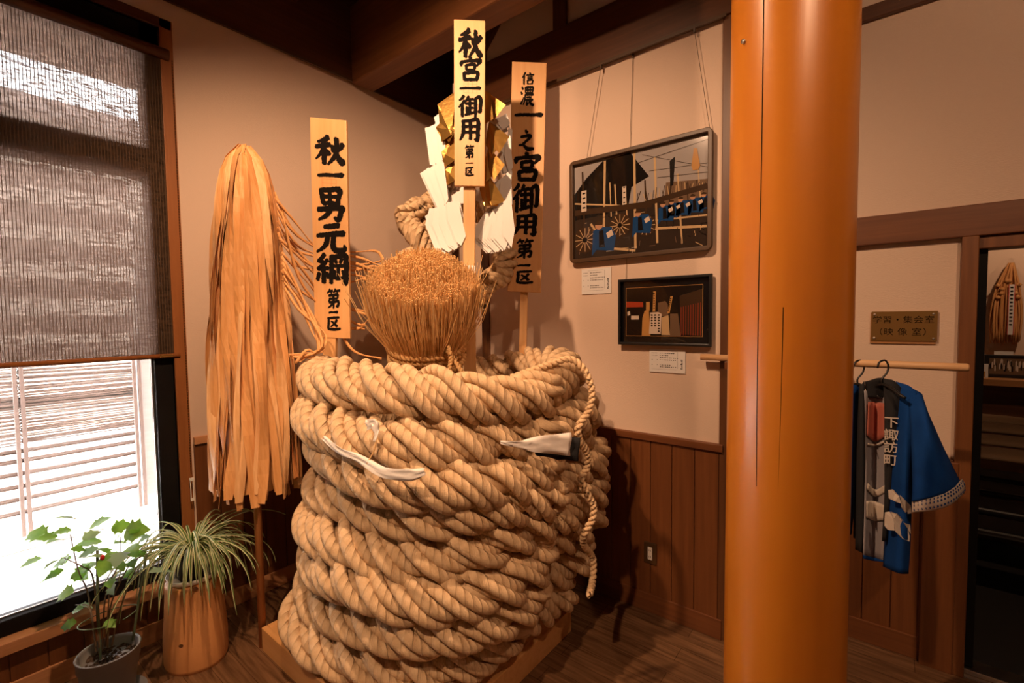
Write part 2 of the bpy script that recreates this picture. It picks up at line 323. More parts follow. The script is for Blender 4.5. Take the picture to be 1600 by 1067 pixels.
# header beams
struct(MB().box((XL-.02, -5.2, 3.31), (XL+.03, YR, 4.0)).build('trim_10', dkwood_y, bevel=.004))
struct(MB().box((XL+.03, -.57, 3.285), (5.9, -.40, 3.80)).build('trim_11', beam_m, bevel=.012))
struct(MB().box((PX0-.04, YP-.03, 3.085), (PX1+.4, YP+.03, 3.39)).build('trim_12', dkwood_x, bevel=.004))
struct(MB().box((PX1, YR-.03, 3.055), (6, YR, 3.12)).build('trim_13', dkwood_x, bevel=.004))
struct(MB().box((XL, YR-.04, 3.08), (PX0, YR, 4.0)).build('trim_14', dkwood_x, bevel=.004))
for i, xx in enumerate((.95, 1.75)):
    struct(MB().box((xx, YP-.025, 3.39), (xx+.09, YP, 4.05)).build('trim_%d' % (15+i), dkwood_z, bevel=.003))
b = MB(); b.obox((.30, YP-.03, 3.38), (.55, 0, .55), (0, .03, 0), (-.12, 0, .12)); struct(b.build('trim_17', dkwood_x, bevel=.003))
for i, yy in enumerate((-2.9, -1.9, -1.05)):
    b = MB(); b.obox((XL, yy, 3.62), (2.6, 0, .42), (0, .10, 0), (0, 0, .15)); struct(b.build('trim_%d' % (18+i), dkwood_x, bevel=.003))
# thin picture rail under the beams
struct(MB().box((XL+.03, WY1, 3.295), (XL+.042, YR, 3.312)).build('trim_21', frame_m))
struct(MB().box((PX0, YP-.04, 3.072), (PX1, YP-.028, 3.088)).build('trim_22', frame_m))
# lintel, door jambs, threshold
struct(MB().box((PX1, YR-.04, 1.985), (6, YR, 2.122)).build('trim_23', trim_xm, bevel=.004))
d = MB().box((2.815, YR-.045, 0), (2.87, YR+.11, 1.985)); d.box((2.815, YR-.02, 1.93), (3.9, YR+.11, 1.985)); d.box((3.85, YR-.03, 0), (3.9, YR+.11, 1.985))
dr = struct(d.build('door_1', door_wm, bevel=.004))
sub(MB().box((2.87, YR+.02, .03), (2.905, YR+.07, 1.93)).build('door_stile', alum_m), dr)
sub(MB().box((2.87, YR+.0, 0), (3.85, YR+.10, .022)).build('door_threshold', steel_m, bevel=.003), dr)
b = MB(); b.box((2.71, YR-.035, .09), (2.775, YR-.012, .95)); struct(b.build('trim_24', door_wm, bevel=.003))
b = MB(); b.box((2.715, YR-.05, 0), (2.83, YR, .98)); struct(b.build('trim_25', wains_m, bevel=.003))

# ------------------------------------------------------------------ window
fr = MB(); x0, x1 = XL-.10, XL+.02
fr.box((x0, WY1-.08, WZ0), (XL-.01, WY1, WZ1)); fr.box((x0, WY0, WZ0), (XL-.01, WY0+.1, WZ1)); fr.box((x0, WY0, WZ0), (XL-.01, WY1, WZ0+.07)); fr.box((x0, WY0, WZ1-.16), (XL-.01, WY1, WZ1))
fr.box((x0+.01, WY0, 2.39), (XL-.02, WY1, 2.55)); fr.box((x0+.01, -3.05, WZ0), (XL-.02, -2.97, WZ1))
win = struct(fr.build('window_1', alum_m, bevel=.004))
sub(MB().box((XL-.065, WY0+.1, WZ0+.07), (XL-.058, WY1-.07, WZ1-.15)).build('window_glass', glass_m), win)
sub(MB().box((XL-.055, WY1-.088, WZ0+.07), (XL-.045, WY1-.08, WZ1-.16)).build('glazing_bead', steel_m), win)
sub(MB().box((XL-.055, WY0+.1, WZ0+.07), (XL-.045, WY1-.08, WZ0+.076)).build('glazing_bead', steel_m), win)
struct(MB().box((XL-.10, WY0-.1, .245), (XL+.055, WY1+.07, WZ0)).build('trim_26', trim_ym, bevel=.004))
b = MB(); b.box((XL-.02, WY1, WZ0), (XL+.014, WY1+.058, WZ1+.05)); struct(b.build('trim_27', trim_zm, bevel=.003))
b = MB(); b.box((XL-.02, WY0-.06, WZ1), (XL+.014, WY1+.055, WZ1+.05)); struct(b.build('trim_28', dkwood_y, bevel=.003))
# roller blind
BX = XL+.012
bl = thing('roller_blind', 'brown woven roller blind drawn halfway down the tall window', 'blind', (BX, -2.6, 1.48))
P = np.zeros((2, 60, 3)); ys = np.linspace(-3.9, -1.655, 60)
P[0] = np.stack([np.full(60, BX), ys, np.full(60, 3.02)], 1); P[1] = np.stack([BX+.002*np.sin(ys*9), ys, np.full(60, 1.485)], 1)
MB().grid(P).build('blind_fabric', blind_m, bl)
MB().tube([(BX, -3.92, 1.478), (BX, -1.64, 1.478)], .012, 10).build('bottom_rail', trim_zm, bl, True)
MB().box((BX+.008, -1.73, 1.472), (BX+.014, -1.672, 1.486)).build('rail_clip', brass_m, bl, bevel=.001)
MB().tube([(BX, -3.92, 3.03), (BX, -1.63, 3.03)], .03, 12).build('roller_tube', dkwood_y, bl, True)
b = MB()
for i in range(150):
    zz = 3.0-i*.0142
    b.tube([(BX+.03, -1.622, zz), (BX+.03, -1.622, zz-.009)], .0026, 5)
b.build('pull_chain', dkwood_z, bl)
b = MB(); b.box((BX+.024, -1.632, .80), (BX+.036, -1.612, .815)); b.box((BX+.028, -1.63, .70), (BX+.032, -1.626, .80)); b.box((BX+.028, -1.618, .70), (BX+.032, -1.614, .80)); b.box((BX+.027, -1.63, .69), (BX+.033, -1.614, .705))
b.build('chain_weight', dish_m, bl)

# ------------------------------------------------------------------ outside
struct(MB().box((-9, -9, .02), (XL-.12, 5, .2)).build('ground_outside', gravel_m))
struct(MB().box((-1.84, -6, .2), (-1.72, -1.3, .255)).build('trim_29', concrete_m, bevel=.008))
fx = -1.9
fence = thing('bamboo_screen_fence', 'brown bamboo slat screen fence outside the window', 'fence', (fx, -2.6, .2))
def reeds(b, y0, y1, z0, z1, pitch, r, jit=.25, axis='y', xx=0):
    z = z0
    while z < z1:
        if rng.random() > .04:
            a = np.array([xx+rng.normal(0, .002), y0, z+rng.normal(0, jit*pitch)]); c = np.array([xx+rng.normal(0, .002), y1, z+rng.normal(0, jit*pitch)])
            if axis == 'x': a = a[[1, 0, 2]]; c = c[[1, 0, 2]]
            b.tube([a, c], r*rng.uniform(.8, 1.15), 6)
        z += pitch
ends = [-6.0, -4.35, -2.98, -2.12, -1.50]
for i in range(4):
    b = MB(); reeds(b, ends[i], ends[i+1], .86, 1.52, .0128, .0064, .3, 'y', fx); b.build('reed_panel', fence_m, fence)
for z in (.41, .50, .585, .67, .755, .82): 
    b = MB(); b.tube([(fx, -6, z), (fx, -1.5, z)], .012, 8); b.tube([(fx, -6, z-.02), (fx, -1.5, z-.016)], .007, 6); b.build('slat', fence_m, fence, True)
MB().box((fx-.035, -6, 1.10), (fx-.015, -1.5, 1.17)).build('rail', rail_m, fence)
for z in (1.58, 1.83, 2.08, 2.33, 2.58):
    MB().box((fx-.02, -6, z), (fx+.01, -1.5, z+.13)).build('slat', fence_m, fence)
for yy in ends[1:]:
    b = MB(); b.box((fx+.012, yy-.028, .24), (fx+.04, yy-.006, 1.56)); b.box((fx+.012, yy+.004, .24), (fx+.04, yy+.026, 1.56)); b.build('post', fencepost_m, fence, bevel=.003)
MB().box((fx-.13, -1.46, .2), (fx-.03, -1.36, 2.45)).build('post', rail_m, fence, bevel=.004)
ret = thing('bamboo_side_screen', 'pale bamboo side screen with twine ties at right end of window', 'screen', (-1.2, -1.34, .2))
b = MB(); z = .3
while z < 2.45:
    b.tube([(fx+.06, -1.36, z), (XL-.18, -1.36, z)], .0085, 6); z += .021
b.build('reed_panel', fence_m, ret)
for xx in (-1.80, -.86, -.60): MB().tube([(xx, -1.385, .2), (xx, -1.385, 2.5)], .022, 10).build('bamboo_pole', fencepost_m, ret, True)
for z in (.55, .82, 1.12, 1.40):
    b = MB()
    for k in range(4):
        a = rng.normal(0, 1, 2)*.035; b.tube(spline([(-.86, -1.41, z), (-.86+a[0]*.6, -1.43, z+abs(a[1])), (-.86+a[0], -1.43, z+a[1]-.02)], 6), .0018, 4)
    b.build('twine_tie', blackcloth_m, ret)
nb = thing('neighbour_house', 'pale house with dark eaves beyond the fence', 'house', (-6.2, -4, .2))
b = MB(); b.box((-7.5, -9, .2), (-6.2, -3.9, 4.5)); b.box((-7.5, -3.1, .2), (-6.2, 2.5, 4.35)); b.build('house_wall', siding_m, nb)
b = MB(); b.box((-7.8, -9, 4.5), (-5.9, -3.8, 4.75)); b.box((-7.8, -3.2, 4.35), (-5.9, 2.8, 4.55)); b.build('house_roof', roofm, nb)
struct(MB().box((-1.5, -6, 3.25), (XL-.12, 1, 3.4)).build('trim_30', dkwood_y))     # own eaves above the window

# ------------------------------------------------------------------ pillar
pc = np.array([2.345, -.985]); pr = .150
p = thing('log_pillar', 'thick round polished orange timber pillar in the foreground', 'pillar', (*pc, 0))
def pw(th, z): return 1+.012*np.sin(3*th+z*.4)+.006*np.sin(7*th)-.0
b = MB(); b.lathe([(pr*1.02, 0), (pr*1.01, .6), (pr, 1.3), (pr*.995, 2.2), (pr*.99, 3.2), (pr*.985, 4.05)], 72, (*pc, 0), wob=pw); b.build('shaft', pillar_m, p, True)
def on_pillar(x, y, off):      # a point on the pillar seen from the camera
    d = ray(x, y); o = CAM[:2]-pc; A = d[:2]@d[:2]; B = 2*o@d[:2]; R = pr*(1.0 if True else 1)+off; Cc = o@o-R*R
    t = (-B-math.sqrt(max(B*B-4*A*Cc, 0)))/(2*A); return CAM+d*t
for pts in ([(1194, -40), (1190, 250), (1186, 420), (1183, 620), (1182, 760)], [(1224, 480), (1221, 600), (1218, 700), (1213, 850), (1206, 1110)]):
    q = spline(pts, 24); b = MB(); b.tube([on_pillar(x, y, .0012) for x, y in q], .0011, 5); b.build('check_crack', ink_m, p)
c0 = on_pillar(1163, 65, .0); nrm = unit([*(c0[:2]-pc), 0]); MB().tube([c0-nrm*.004, c0+nrm*.006], .0055, 12).build('nail_head', steel_m, p, True)

# ------------------------------------------------------------------ platform and rope coil
PLX0, PLX1, PLY0, PLY1, PLH = .148, 1.30, -1.495, -.42, .115
pf = thing('display_platform', 'low light wooden platform carrying the great rope coil', 'platform', ((PLX0+PLX1)/2, (PLY0+PLY1)/2, 0))
MB().box((PLX0+.02, PLY0+.02, PLH-.02), (PLX1-.02, PLY1-.02, PLH)).build('deck', platform_m, pf)
b = MB(); b.box((PLX0, PLY0, 0), (PLX1, PLY0+.03, PLH+.004)); b.box((PLX0, PLY1-.03, 0), (PLX1, PLY1, PLH+.004)); b.box((PLX0, PLY0+.03, 0), (PLX0+.03, PLY1-.03, PLH+.004)); b.box((PLX1-.03, PLY0+.03, 0), (PLX1, PLY1-.03, PLH+.004))
b.build('apron', platform_m, pf, bevel=.004)

NT = 8; Z0, Z1 = .215, 1.365; PITCHZ = (Z1-Z0)/(NT-1)
def coil_axis(u):                      # u: turns, may be an array
    zz = Z0+PITCHZ*(u-.5); tt = np.clip((zz-.15)/.65, 0, 1); tt = tt*tt*(3-2*tt)
    cx = .755+.105*tt; cy = -.93+.09*tt; a = .49+.085*tt - .03*np.clip((zz-1.1)/.3, 0, 1)
    ang = 2*math.pi*u; c, s = np.cos(ang), np.sin(ang); n = 2.7
    rr = (np.abs(c)**n+np.abs(s)**n)**(-1/n)
    rr = rr*a
    t = np.floor(u)
    wob = .030*np.sin(ang*2+t*1.9)+.018*np.sin(ang*3.3+t*4.1)+.016*np.sin(t*7.3+1)
    dirn = ang % (2*math.pi)
    bump = 0
    for k, amp, cen in ((5, .11, .72), (3, .07, .70), (2, .13, .66), (1, .08, .6), (6, -.02, .7), (4, .07, .75)):
        dd = (dirn-cen+math.pi) % (2*math.pi)-math.pi
        bump = bump+np.where(t == k, amp*np.exp(-(dd/.22)**2), 0)
    rr = rr+wob+bump
    z = zz-.17*tt*np.clip(np.cos(dirn-2.3), 0, 1)-.115*np.clip((zz-.75)/.5, 0, 1)*np.clip(np.cos(dirn+.05), 0, 1)+.018*np.sin(ang*2.0+t*2.3)+.010*np.sin(ang*5+t)
    return np.stack([cx+rr*c, cy+rr*s, z], -1)
def resample(P, step):
    d = np.linalg.norm(np.diff(P, axis=0), axis=1); s = np.concatenate([[0], np.cumsum(d)]); n = max(3, int(s[-1]/step)); t = np.linspace(0, s[-1], n)
    return np.stack([np.interp(t, s, P[:, k]) for k in range(3)], 1), t
def norm(v): return v/(np.linalg.norm(v, axis=1)[:, None]+1e-12)
def frames(P, hint=None):
    T = norm(np.gradient(P, axis=0)); h = np.array([0, 0, 1.]) if hint is None else hint
    N = norm(np.cross(np.broadcast_to(h, T.shape), T)); return T, N, np.cross(T, N)
def lobed_tube(P, s, r, lay, ph, n=10, lobes=3, dep=.13):
    T = norm(np.gradient(P, axis=0)); h = np.array([.31, .22, .92]); N = norm(np.cross(np.broadcast_to(h, T.shape), T)); B = np.cross(T, N)
    th = np.linspace(0, 2*math.pi, n, endpoint=False); k = len(P)
    rad = r*(1+.05*np.sin(s*23+ph*5))
    V = P[:, None]+rad[:, None, None]*(np.cos(th)[None, :, None]*N[:, None]+np.sin(th)[None, :, None]*B[:, None])
    A = np.stack([np.broadcast_to(np.cos(th)[None], (k, n)), np.broadcast_to(np.sin(th)[None], (k, n)), np.broadcast_to((s+ph*.013)[:, None], (k, n))], -1)
    i = np.arange(k-1)[:, None]*n; j = np.arange(n)[None]; j2 = (j+1) % n
    F = np.stack([i+j, i+n+j, i+n+j2, i+j2], -1).reshape(-1, 4)
    return V.reshape(-1, 3), F, A.reshape(-1, 3)
def fast_mesh(name, parts, m, parent, sub_of=None):
    V = []; F = []; A = []; o = 0
    for v, f, a in parts: V.append(v); F.append(f+o); A.append(a); o += len(v)
    V = np.concatenate(V); F = np.concatenate(F)
    me = bpy.data.meshes.new(name); me.vertices.add(len(V)); me.vertices.foreach_set('co', V.ravel()); me.loops.add(F.size); me.loops.foreach_set('vertex_index', F.ravel().astype(np.int32))
    me.polygons.add(len(F)); me.polygons.foreach_set('loop_start', np.arange(0, F.size, 4, dtype=np.int32)); me.polygons.foreach_set('use_smooth', np.ones(len(F), bool))
    me.update(calc_edges=True); me.attributes.new('yarn', 'FLOAT_VECTOR', 'POINT').data.foreach_set('vector', np.concatenate(A).astype(np.float32).ravel()); me.materials.append(m); ob = bpy.data.objects.new(name, me); COL.objects.link(ob)
    if parent is not None: ob.parent = parent; ob.matrix_parent_inverse = Matrix.Translation(-Vector(parent.location))
    return ob
def big_rope(P, s0=0, R1=.060, R2=.0265, r=.0248, L1=.43, L2=.34, lay=.06, nsmall=3, step=.007, hint=None, nstrand=3):
    """returns per strand a list of (verts, faces): a thick rope of strands, each laid from smaller ropes"""
    P, s = resample(P, step); T, N, B = frames(P, hint); out = []
    for k in range(nstrand):
        ph = 2*math.pi*((s+s0)/L1)+2*math.pi*k/nstrand
        jit = 1+.06*np.sin((s+s0)*5.1+k*2)
        C1 = P+R1*jit[:, None]*(np.cos(ph)[:, None]*N+np.sin(ph)[:, None]*B)
        T1 = norm(np.gradient(C1, axis=0)); N1 = np.cos(ph)[:, None]*N+np.sin(ph)[:, None]*B; N1 = norm(N1-T1*(N1*T1).sum(1)[:, None]); B1 = np.cross(T1, N1); parts = []
        for q in range(nsmall):
            p2 = -2*math.pi*((s+s0)/L2)*.30+2*math.pi*q/nsmall+k
            C2 = C1+R2*(np.cos(p2)[:, None]*N1+np.sin(p2)[:, None]*B1)
            parts.append(lobed_tube(C2, s+s0, r, lay, q*1.3+k))
        out.append(parts)
    return out
rope = thing('coiled_rope', 'huge pale straw rope coiled high on the wooden platform', 'rope', (.8, -.9, PLH))
acc = 0
for t in range(NT):
    u = np.linspace(t-.012, t+1.012, 500)+.44 if t else np.linspace(0, 1.012, 500)+.44
    P = coil_axis(u)
    P[:, 2] = np.maximum(P[:, 2], PLH+.10)
    core = MB().tube(resample(P, .05)[0], .05, 8).build('rope_turn', rope_m, rope, True)
    for parts in big_rope(P, acc):
        sub(fast_mesh('strand', parts, rope_m, None), core)
    acc += np.linalg.norm(np.diff(P, axis=0), axis=1).sum()
#PART2
# thin lashing rope down the right side
def two_ply(pts, r, name, parent, m=thin_rope_m, lay=.05, n=220):
    P, s = resample(spline(pts, n), .004); T, N, B = frames(P, np.array([.3, -.5, .2])); parts = []
    for k in range(2):
        ph = 2*math.pi*s/lay+math.pi*k
        parts.append(lobed_tube(P+r*.55*(np.cos(ph)[:, None]*N+np.sin(ph)[:, None]*B), s, r*.62, .03, k, 8, 2, .2))
    return fast_mesh(name, parts, m, parent)
lash_px = [(800, 590, 1.98), (852, 572, 2.0), (888, 561, 2.02), (908, 572, 2.02), (921, 595, 2.0), (925, 620, 1.98), (918, 645, 1.965), (905, 664, 1.96), (904, 684, 1.955), (916, 705, 1.96), (918, 728, 1.955), (908, 748, 1.95), (916, 768, 1.95), (927, 790, 1.95), (925, 812, 1.945), (914, 832, 1.94), (912, 850, 1.94), (926, 872, 1.94), (926, 905, 1.935), (921, 930, 1.94)]
_ca = coil_axis(np.linspace(.44, NT+.44, 6000)); _rel = _ca-CAM; _dz = _rel@FW; _px = 800+FPX*(_rel@RT)/_dz; _py = 533.5-FPX*(_rel@UP)/_dz
def coil_depth(x, y, default):
    k = (np.abs(_px-x) < 30) & (np.abs(_py-y) < 34)
    return _dz[k].min()-.095 if k.any() else default
lash_px = [(x, y, coil_depth(x-12, y, dd) if y > 630 else dd) for x, y, dd in lash_px]
_d = np.convolve(np.pad([p[2] for p in lash_px], 1, mode='edge'), [.25, .5, .25], 'valid'); lash_px = [(x, y, d_) for (x, y, _), d_ in zip(lash_px, _d)]
q = [at(x, y, dd) for x, y, dd in lash_px]
lash = thing('lashing_rope', 'thin straw cord hanging down the right side of the rope coil', 'cord', q[-1])
two_ply(q, .0145, 'cord', lash)

# knotted rope loop behind the straw bundle
def loop_rope(name, pts, parent, d=.05):
    P = spline([at(*p) for p in pts], 160); core = MB().tube(P[::6], d*.45, 8).build('rope_core', rope_m, parent, True)
    for parts in big_rope(P, 0, d*.52, d*.28, d*.27, .24, .3, .045, 3, .004, np.array([.5, .6, .3])): sub(fast_mesh('strand', parts, rope_m, None), core)
kn = thing('rope_loop', 'knotted thick rope loop rising behind the straw bundle', 'rope', at(650, 420, 2.5))
loop_rope('rope_loop', [(610, 432, 2.42), (640, 412, 2.44), (672, 392, 2.5), (674, 370, 2.56), (648, 358, 2.58), (634, 343, 2.56), (648, 330, 2.55), (680, 318, 2.58), (712, 312, 2.66), (744, 324, 2.72), (772, 352, 2.74), (790, 392, 2.72), (782, 428, 2.66), (758, 446, 2.6), (742, 470, 2.56)], kn, .072)
loop_rope('rope_loop', [(640, 350, 2.50), (652, 368, 2.44), (662, 388, 2.43), (676, 408, 2.45)], kn, .06)

# display rack behind the coil
rk = thing('display_rack', 'dark wooden rack standing behind the rope coil', 'rack', (.6, -.12, 0))
rz = onY(750, 570, -.13)[2]; MB().box((.05, -.14, rz-.055), (1.0, -.115, rz)).build('crossbar', dkwood_x, rk, bevel=.003)
for xx in (.30, .90): MB().box((xx, -.115, 0), (xx+.06, -.085, 1.30)).build('upright', dkwood_z, rk, bevel=.003)
c = at(838, 580, 2.84); st = thing('square_stake', 'short square wooden stake poking up behind the coil beside the right signboard pole', 'stake', (c[0], c[1], 0))
MB().box((c[0]-.024, c[1]-.024, 0), (c[0]+.024, c[1]+.024, at(838, 557, 2.84)[2])).build('shaft', stakewood, st, bevel=.003)

# ---------------------------------------------------------------- straw bundle
sb0 = at(668, 566, 2.14); tv = unit([CAM[0]-sb0[0], CAM[1]-sb0[1], 0]); ax = unit(np.array([0, 0, 1.])*math.cos(.50)+tv*math.sin(.50)+RT*(-.02))
e1 = unit(np.cross([0, 0, 1.], tv)); e1 = unit(e1-ax*e1.dot(ax)); e2 = np.cross(ax, e1)
sbt = thing('straw_bundle', 'brush-like bundle of cut straw standing in the middle of the rope coil', 'straw bundle', sb0)
HB = .41
def straw_prof(h):                     # radius factor along the height 0..1
    return np.interp(h, [-.7, -.05, .10, .22, .4, .7, 1.0], [.145, .150, .156, .158, .182, .200, .188])
def blades(n, r, rad_fn, spread=.06):
    V = []; F = []; o = 0
    hs = np.array([-.45, .12, .30, .62, 1.0])
    for i in range(n):
        q = rad_fn(); phi = rng.uniform(0, 2*math.pi); up = HB*(1+rng.normal(0, .022)) + .10*(1-q**3); a0 = rng.normal(0, spread); a1 = rng.normal(0, spread*.8); pts = []
        for h in hs:
            R = straw_prof(h)*q; k = max(0, h-.2)
            ph = phi+a0*k
            pts.append(sb0+ax*(h*up)+(R+a1*k*.35)*(math.cos(ph)*e1+math.sin(ph)*e2))
        pts = np.array(pts); d = unit(pts[-1]-pts[0]); s1 = unit(np.cross(d, rng.normal(size=3))); s2 = np.cross(d, s1)
        rr = r*rng.uniform(.7, 1.3); tri = [s1*rr, (-.5*s1+.87*s2)*rr, (-.5*s1-.87*s2)*rr]
        for p_ in pts: V += [p_+t for t in tri]
        for a in range(len(pts)-1):
            for b_ in range(3): c_ = (b_+1) % 3; F.append((o+a*3+b_, o+a*3+c_, o+a*3+3+c_, o+a*3+3+b_))
        F.append((o+12, o+13, o+14, o+14)); o += 15
    return np.array(V), np.array(F)
v1, f1 = blades(5200, .0021, lambda: rng.uniform(.84, 1.0)**.5, .10)
v2, f2 = blades(5200, .0026, lambda: math.sqrt(rng.uniform(0, .97)), .05)
v3, f3 = blades(650, .0013, lambda: rng.uniform(.95, 1.04), .26)
me_f = [tuple(int(x) for x in (q if q[2] != q[3] else q[:3])) for q in np.concatenate([f1, f2+len(v1), f3+len(v1)+len(v2)])]
sm = MB(); sm.v = [np.concatenate([v1, v2, v3])]; sm.f = me_f; sm.m = [0]*len(me_f); so = sm.build('straw', straw_m, sbt); so['kind'] = 'stuff'
b = MB(); hh = np.linspace(-.65, .93, 12); th = np.linspace(0, 2*math.pi, 28, endpoint=False); Vc = []
for h in hh: Vc.append(sb0+ax*(h*HB)+(straw_prof(h)*.93)*(np.cos(th)[:, None]*e1+np.sin(th)[:, None]*e2))
b.add(np.concatenate(Vc), [(i*28+j, i*28+(j+1) % 28, (i+1)*28+(j+1) % 28, (i+1)*28+j) for i in range(11) for j in range(28)]+[tuple(11*28+j for j in range(28))])
b.build('straw_core', straw_m, sbt, True)
th = np.linspace(0, 2*math.pi, 90)
for hc, rr in ((.24, .166), (.31, .172), (.10, .164)):
    two_ply([sb0+ax*(hc*HB+.006*math.sin(3*t))+rr*(math.cos(t)*e1+math.sin(t)*e2) for t in th], .013, 'binding_cord', sbt, straw_m, .04, 200)
def loose(pts, r, name, parent, m): MB().tube(spline([at(*p) for p in pts], 20), r, 5).build(name, m, parent, True)
two_ply([at(700, 540, 1.90), at(704, 560, 1.89), at(702, 580, 1.88), at(712, 592, 1.88)], .009, 'hanging_cord', sbt, straw_m, .03, 60)
two_ply([at(698, 545, 1.92), at(713, 568, 1.91), at(724, 585, 1.9)], .010, 'hanging_cord', sbt, straw_m, .03, 60)

# ---------------------------------------------------------------- tassel on a pole
bx, by = .118, -1.478
tp = thing('hemp_tassel_pole', 'tall tassel of long tan hemp strips hanging from a wooden pole beside the coil', 'tassel', (bx, by, 0))
MB().lathe([(.018, 0), (.018, 1.2), (.016, 2.42)], 14, (bx, by, 0)).build('pole', postwood, tp, True)
cx_, cy_ = onZ(392, 235, 2.47)[:2]; top = at(394, 236, 2.30); tc = at(394, 330, 2.28)
def strip_mesh(paths, wd, m, b):
    for P, w_, tw in paths:
        T = norm(np.gradient(P, axis=0)); k = len(P); Q = np.zeros((k, 3, 3))
        side = np.array([math.cos(tw), math.sin(tw), 0]); 
        for i in range(k):
            a = tw+.75*math.sin(i*.42+tw*5); s_ = np.array([math.cos(a), math.sin(a), 0.0]); s_ = unit(s_-T[i]*s_.dot(T[i])); nn = np.cross(T[i], s_)
            ww = w_*(1 if i < k-1 else .75)*(1 if i > 1 else .7)
            Q[i, 0] = P[i]-s_*ww; Q[i, 1] = P[i]+nn*ww*.10; Q[i, 2] = P[i]+s_*ww
        b.grid(Q, m)
tz0 = top[2]; tz1 = at(390, 766, 2.28)[2]
def tassel_r(h):                      # 0 top .. 1 bottom
    return np.interp(h, [0, .02, .06, .14, .3, .55, .8, 1], [.02, .06, .09, .118, .148, .172, .192, .20])
axc = np.array([*(at(393, 500, 2.28)[:2]), 0])
for i in range(96):
    b = MB(); phi = 2*math.pi*(i*.381966 % 1); q = .72+.28*((i*7) % 11)/10; Lh = 1+rng.normal(0, .018); pts = []
    for h in np.linspace(0, 1, 26):
        R = tassel_r(h)*q+.006*math.sin(h*9+i)*h; ph = phi+.16*math.sin(h*5+i*1.3)*h
        px_ = axc+RT*(-.004*h)*1.0
        R = R+.010*math.sin(h*6+i*2.2)*h; pts.append([px_[0]+R*math.cos(ph), px_[1]+R*math.sin(ph), tz0-(tz0-tz1)*h*Lh])
    strip_mesh([(np.array(pts), rng.uniform(.012, .024), phi+math.pi/2)], 0, None, b)
    b.build('strip', hemp2_m if i % 3 == 0 else hemp_m, tp, False, solid=.0006)
b = MB(); b.lathe([(tassel_r(h)*.70, tz0-.01-(tz0-tz1)*h*.985) for h in np.linspace(0.01, 1, 14)], 40, (axc[0], axc[1], 0), wob=lambda t, z: 1+.05*np.sin(17*t+z*2)+.03*np.sin(29*t))
b.build('strip_mass', hemp_m, tp, True)
# loose strips blown to the right, tied to the straw bundle
loose_px = []
for k in range(9): loose_px.append([(428+k, 300+9*k, 2.28), (452+k, 345+8*k, 2.34), (492, 376+7*k, 2.42), (552, 392+6*k, 2.46), (590-2*k, 402+5*k, 2.38), (600+4*(k % 3), 410+4*k, 2.24)])
for k in range(5): loose_px.append([(440, 380+14*k, 2.26), (470, 430+10*k, 2.34), (505, 462+12*k, 2.42), (552, 480+10*k, 2.45), (574, 484+8*k, 2.36)])
for k in range(6): loose_px.append([(440+k, 400+10*k, 2.23), (466+2*k, 455+6*k, 2.24), (486+2*k, 505+3*k, 2.24), (496+2*(k % 3), 540+2*k, 2.2), (480-4*k, 552+2*k, 2.17), (462-3*k, 560+k, 2.15)])
loose_px.append([(440, 330, 2.23), (470, 440, 2.30), (520, 500, 2.40), (555, 545, 2.3), (596, 566, 2.2)])
for pts in loose_px:
    pts = [pts[0]]+[(x+rng.normal(0, 5), y+rng.normal(0, 6), d_+rng.normal(0, .006)) for x, y, d_ in pts[1:]]
    b = MB(); P = spline([at(*p) for p in pts], 22); T = norm(np.gradient(P, axis=0)); Q = np.zeros((22, 3, 3))
    for i in range(22):
        s_ = unit(np.cross(T[i], FW)); nn = np.cross(T[i], s_); ww = (.35+.65*abs(math.sin(i*.33+pts[0][1])))*.0075
        Q[i] = [P[i]-s_*ww, P[i]+nn*ww*.15, P[i]+s_*ww]
    b.grid(Q); b.build('loose_strip', hemp_m, tp, True, solid=.0006)

